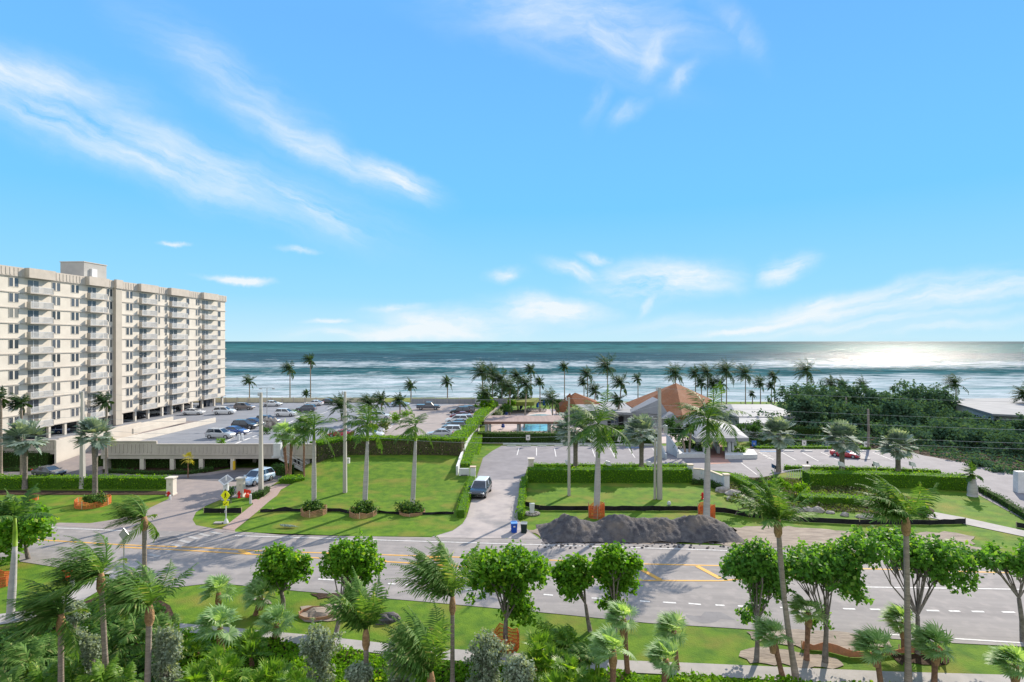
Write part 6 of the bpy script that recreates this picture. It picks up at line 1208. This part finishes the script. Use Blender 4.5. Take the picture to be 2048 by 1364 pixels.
# spot light boxes on the hedges
for x,y,lab in ((1136,946,'white spotlight box in the hedge just left of the slim pole'),(1217,947,'white spotlight box in the hedge right of the royal palm'),(1299,948,'white spotlight box in the hedge left of the double pole'),(1683,949,'white slanted spotlight under the round silver palm'),(1753,949,'white slanted spotlight right of the round silver palm'),(1825,949,'white slanted spotlight beyond the last silver palm')):
    b=G(x,y+3); T=Thing('spotlight',lab,'spotlight',b,'white spotlights along the club hedge'); sl_=1 if x>1500 else .2
    T.part('housing',MB().add([(b[0]-.35,b[1]-.25,.55),(b[0]+.45,b[1]-.25,.35),(b[0]+.45,b[1]+.25,.35),(b[0]-.35,b[1]+.25,.55),(b[0]-.4,b[1]-.25,1.15),(b[0]+.2,b[1]-.25,1.0),(b[0]+.2,b[1]+.25,1.0),(b[0]-.4,b[1]+.25,1.15)],[(3,2,1,0),(4,5,6,7),(0,1,5,4),(1,2,6,5),(2,3,7,6),(3,0,4,7)]),whitem); T.part('stem',MB().tube([(b[0],b[1],-1.0),(b[0],b[1],.5)],[.06,.06],6),steel); T.o.location=(b[0],b[1],1.0)
# numbered bay signs and lamps
def baysign(px,py,base,label,mat=None,sz=.78):
    b=G(px,base); z=H-(py-CY)*b[1]/F; T=Thing('bay_sign',label,'parking sign',b,'small white parking signs'); T.part('post',MB().tube([(b[0],b[1],0),(b[0],b[1],z)],[.03,.03],6),steel); T.part('board',MB().box(b[0],b[1]-.05,z,sz,.03,sz*1.25),mat or linem); T.part('text_block',MB().box(b[0],b[1]-.07,z+.1,sz*.5,.01,.07).box(b[0],b[1]-.07,z-.08,sz*.35,.01,.12),blackm if mat is None else linem)
for x,y,lab in ((1056,875,'first white bay sign, near the pool pavilion'),(1126,878,'white bay sign left of the slim pole'),(1191,879,'white bay sign behind the royal palm trunk'),(1239,878,'white bay sign between the royal palm and the stump headed palm'),(1566,886,'white bay sign right of the blue board palm'),(1608,886,'white bay sign in the middle of the right bays'),(1655,886,'white bay sign just left of the red car'),(1732,888,'white bay sign right of the round silver palm')): baysign(x,y,893 if x<1400 else 899,lab)
baysign(1508,887,895,'blue accessible parking sign beside the porch',M('sign_blue',(.05,.15,.55),rough=.5),.85)
for x,py,lab in ((1615,925,'black path lamp right of the blue board'),(1746,930,'black path lamp between the silver palms')):
    b=G(x,940); z=H-(py-CY)*b[1]/F; T=Thing('path_lamp',lab,'lamp',b,'black path lamps'); T.part('post',MB().tube([(b[0],b[1],0),(b[0],b[1],z)],[.035,.035],6),blackm); T.part('head',MB().tube([(b[0],b[1],z-.15),(b[0],b[1],z+.25)],[.17,.13],8),blackm)
b=G(1550,944); z=H-(934-CY)*b[1]/F; T=Thing('club_board','dark blue sign board tilted beside the silver fan palm','sign',b); T.part('board',MB().add([(b[0]-.55,b[1]-.1,z+.55),(b[0]+.35,b[1]+.3,z+.1),(b[0]+.35,b[1]+.3,z-.45),(b[0]-.55,b[1]-.1,z-.05),(b[0]-.55,b[1]-.03,z+.55),(b[0]+.35,b[1]+.37,z+.1),(b[0]+.35,b[1]+.37,z-.45),(b[0]-.55,b[1]-.03,z-.05)],[(3,2,1,0),(4,5,6,7),(0,1,5,4),(1,2,6,5),(2,3,7,6),(3,0,4,7)]),M('board_blue',(.04,.10,.22),rough=.5)); T.part('post',MB().tube([(b[0],b[1]+.15,0),(b[0],b[1]+.15,z)],[.05,.05],6),steel)
b=G(2040,985); one('gate_box','pale gate control box among the dark trees at the right edge','box',MB().box(b[0],b[1],1.4,1.2,.8,2.8,0,.96),whitem,b)
T=Thing('long_white_building','long pale flat roof beyond the wood at the right edge','building',wpt(1990,135)+(0,))
T.part('roof',MB().prism([wpt(1905,152),wpt(1985,128),wpt(2250,118),wpt(2300,150),wpt(2100,164),wpt(1915,162)],3.4,3.8),M('far_roof',(.24,.25,.27),(.19,.20,.22),scale=.3,rough=.8)); T.part('wall',MB().prism([wpt(1910,150),wpt(1988,130),wpt(2245,120),wpt(2290,148),wpt(2100,161),wpt(1920,159)],0,3.4),cw)
# pool furniture
UM=[(1012,815,832,'closed blue umbrella nearest the pavilion roof'),(1022,808,824,'closed blue umbrella behind the nearest one'),(1034,800,814,'faint closed blue umbrella against the dark thicket'),(1042,804,819,'closed blue umbrella over the pink terrace'),(1075,802,817,'closed blue umbrella by the round headed palm stem'),(1088,799,813,'closed blue umbrella under the lamp post'),(1006,846,856,'closed blue umbrella below the pavilion eave')]
for x,y0,y1,lab in UM:
    b=G(x,y1+2); z=H-(y0-CY)*b[1]/F; T=Thing('closed_umbrella',lab,'umbrella',b,'closed blue umbrellas by the pool'); T.part('canopy',MB().tube([(b[0],b[1],z*.22),(b[0],b[1],z*.3),(b[0],b[1],z*.7),(b[0],b[1],z)],[.12,.42,.36,.05],8),bluef); T.part('pole',MB().tube([(b[0],b[1],0),(b[0],b[1],z*.25)],[.06,.06],6),whitem)
for i in range(9):
    b=G(1052+i*4.9,823); T=Thing('sun_lounger','white sun lounger in the row between the pool and the lawn','sun lounger',b,'white sun loungers beyond the pool'); T.part('seat',MB().box(b[0],b[1],.35,.55,1.5,.12),whitem); T.part('backrest',MB().seg((b[0],b[1]-.7,.4),(b[0],b[1]-1.2,.95),.55,.08),whitem)
for i,(x,lab) in enumerate(((1065,'white table on the club lawn left of the umbrellas'),(1082,'white table on the club lawn under the lamp post'))):
    b=G(x,808); T=Thing('garden_table',lab,'table',b,'white tables on the club lawn'); T.part('top',MB().box(b[0],b[1],.75,1.2,.8,.08),whitem); T.part('leg',MB().tube([(b[0],b[1],0),(b[0],b[1],.72)],[.08,.08],6),whitem)
b=G(1105,830); T=Thing('lamp_post','curved white lamp post with twin heads by the pool','lamp post',b); zt=H-(796-CY)*b[1]/F; a0=(b[0],b[1],0); T.part('pole',MB().tube([a0,(b[0]-.6,b[1],zt*.45),(b[0]-1.4,b[1],zt*.8),(b[0]-2.0,b[1],zt)],[.1,.09,.08,.06],8),whitem); T.part('lamp_head',MB().seg((b[0]-2.0,b[1],zt),(b[0]-3.2,b[1],zt+.15),.3,.1),blackm)
b=G(1093,848); 
# lights on the deck
for x,y0,y1,lab in ((534,776,850,'deck lamp post with twin heads behind the first concrete pole'),(687,820,862,'deck lamp post with twin heads behind the second concrete pole')):
    b=G(x,y1,ZD); z=H-(y0-CY)*b[1]/F; T=Thing('lamp_post',lab,'lamp post',b,'deck lamp posts'); T.part('pole',MB().tube([(b[0],b[1],ZD),(b[0],b[1],z)],[.09,.07],8),steel); T.part('arm',MB().seg((b[0]-1.2,b[1],z),(b[0]+1.2,b[1],z),.08,.08),steel)
    for s_ in (-1,1): T.part('lamp_head',MB().box(b[0]+s_*1.3,b[1],z-.12,.5,.3,.22),steel)
b=G(541,858,ZD); one('rock_feature','pile of pale rocks in the deck row behind the first concrete pole','rocks',(lambda m:[m.ball((b[0]+rng.uniform(-1,1),b[1]+rng.uniform(-.6,.6),ZD+.3+.7*(i%3)),.5,.5,.55,8,6,.2,rng) for i in range(9)] and m)(MB()),bould,b)
for i,(x,y) in enumerate(((477,881),(484,879))):
    b=G(x,y,ZD); one('white_bollard',('front' if i==0 else 'back')+' white bollard of the pair before the silver crossover','bollard',MB().tube([(b[0],b[1],ZD),(b[0],b[1],ZD+1.0),(b[0],b[1],ZD+1.08)],[.22,.22,.1],10),whitem,b)
# fallen frond
b=G(575,1055); T=Thing('fallen_frond','pale fallen palm frond lying on the lawn near the road','palm frond',b); T.part('blade',frondset(rng,(b[0]-.9,b[1],.35),2,2.2,6,4,-.5,nl=16,lw=.12,ll=.5,droop=.3,azr=(-.3,-.1)),silver)
# wheel stops
for x in (1023,1053,1084,1118,1150,1185,1220):
    b=G(x,893.5); one('wheel_stop','white wheel stop at the head of a bay below the dark hedge','wheel stop',MB().box(b[0],b[1],.12,1.7,.2,.14),whitem,b,'white wheel stops below the dark hedge')
for x in (1578,1615,1724,1760):
    b=G(x,903.5); one('wheel_stop','white wheel stop at the head of a right hand bay','wheel stop',MB().box(b[0],b[1],.12,1.7,.2,.14),whitem,b,'white wheel stops in the right bays')
kerb('kerb',[G(1006,889.5),G(1320,891)],.35,.3,0,whitem)
kerb('kerb',[G(1600,938.5),G(1750,941),G(1880,945)],.2,.15,0,walkm)
st('kerb_island',MB().sheet([(G(x,y)[0],G(x,y)[1],.12) for x,y in ((1712,903),(1722,906),(1742,918),(1738,920),(1722,919),(1708,910))]),walkm)
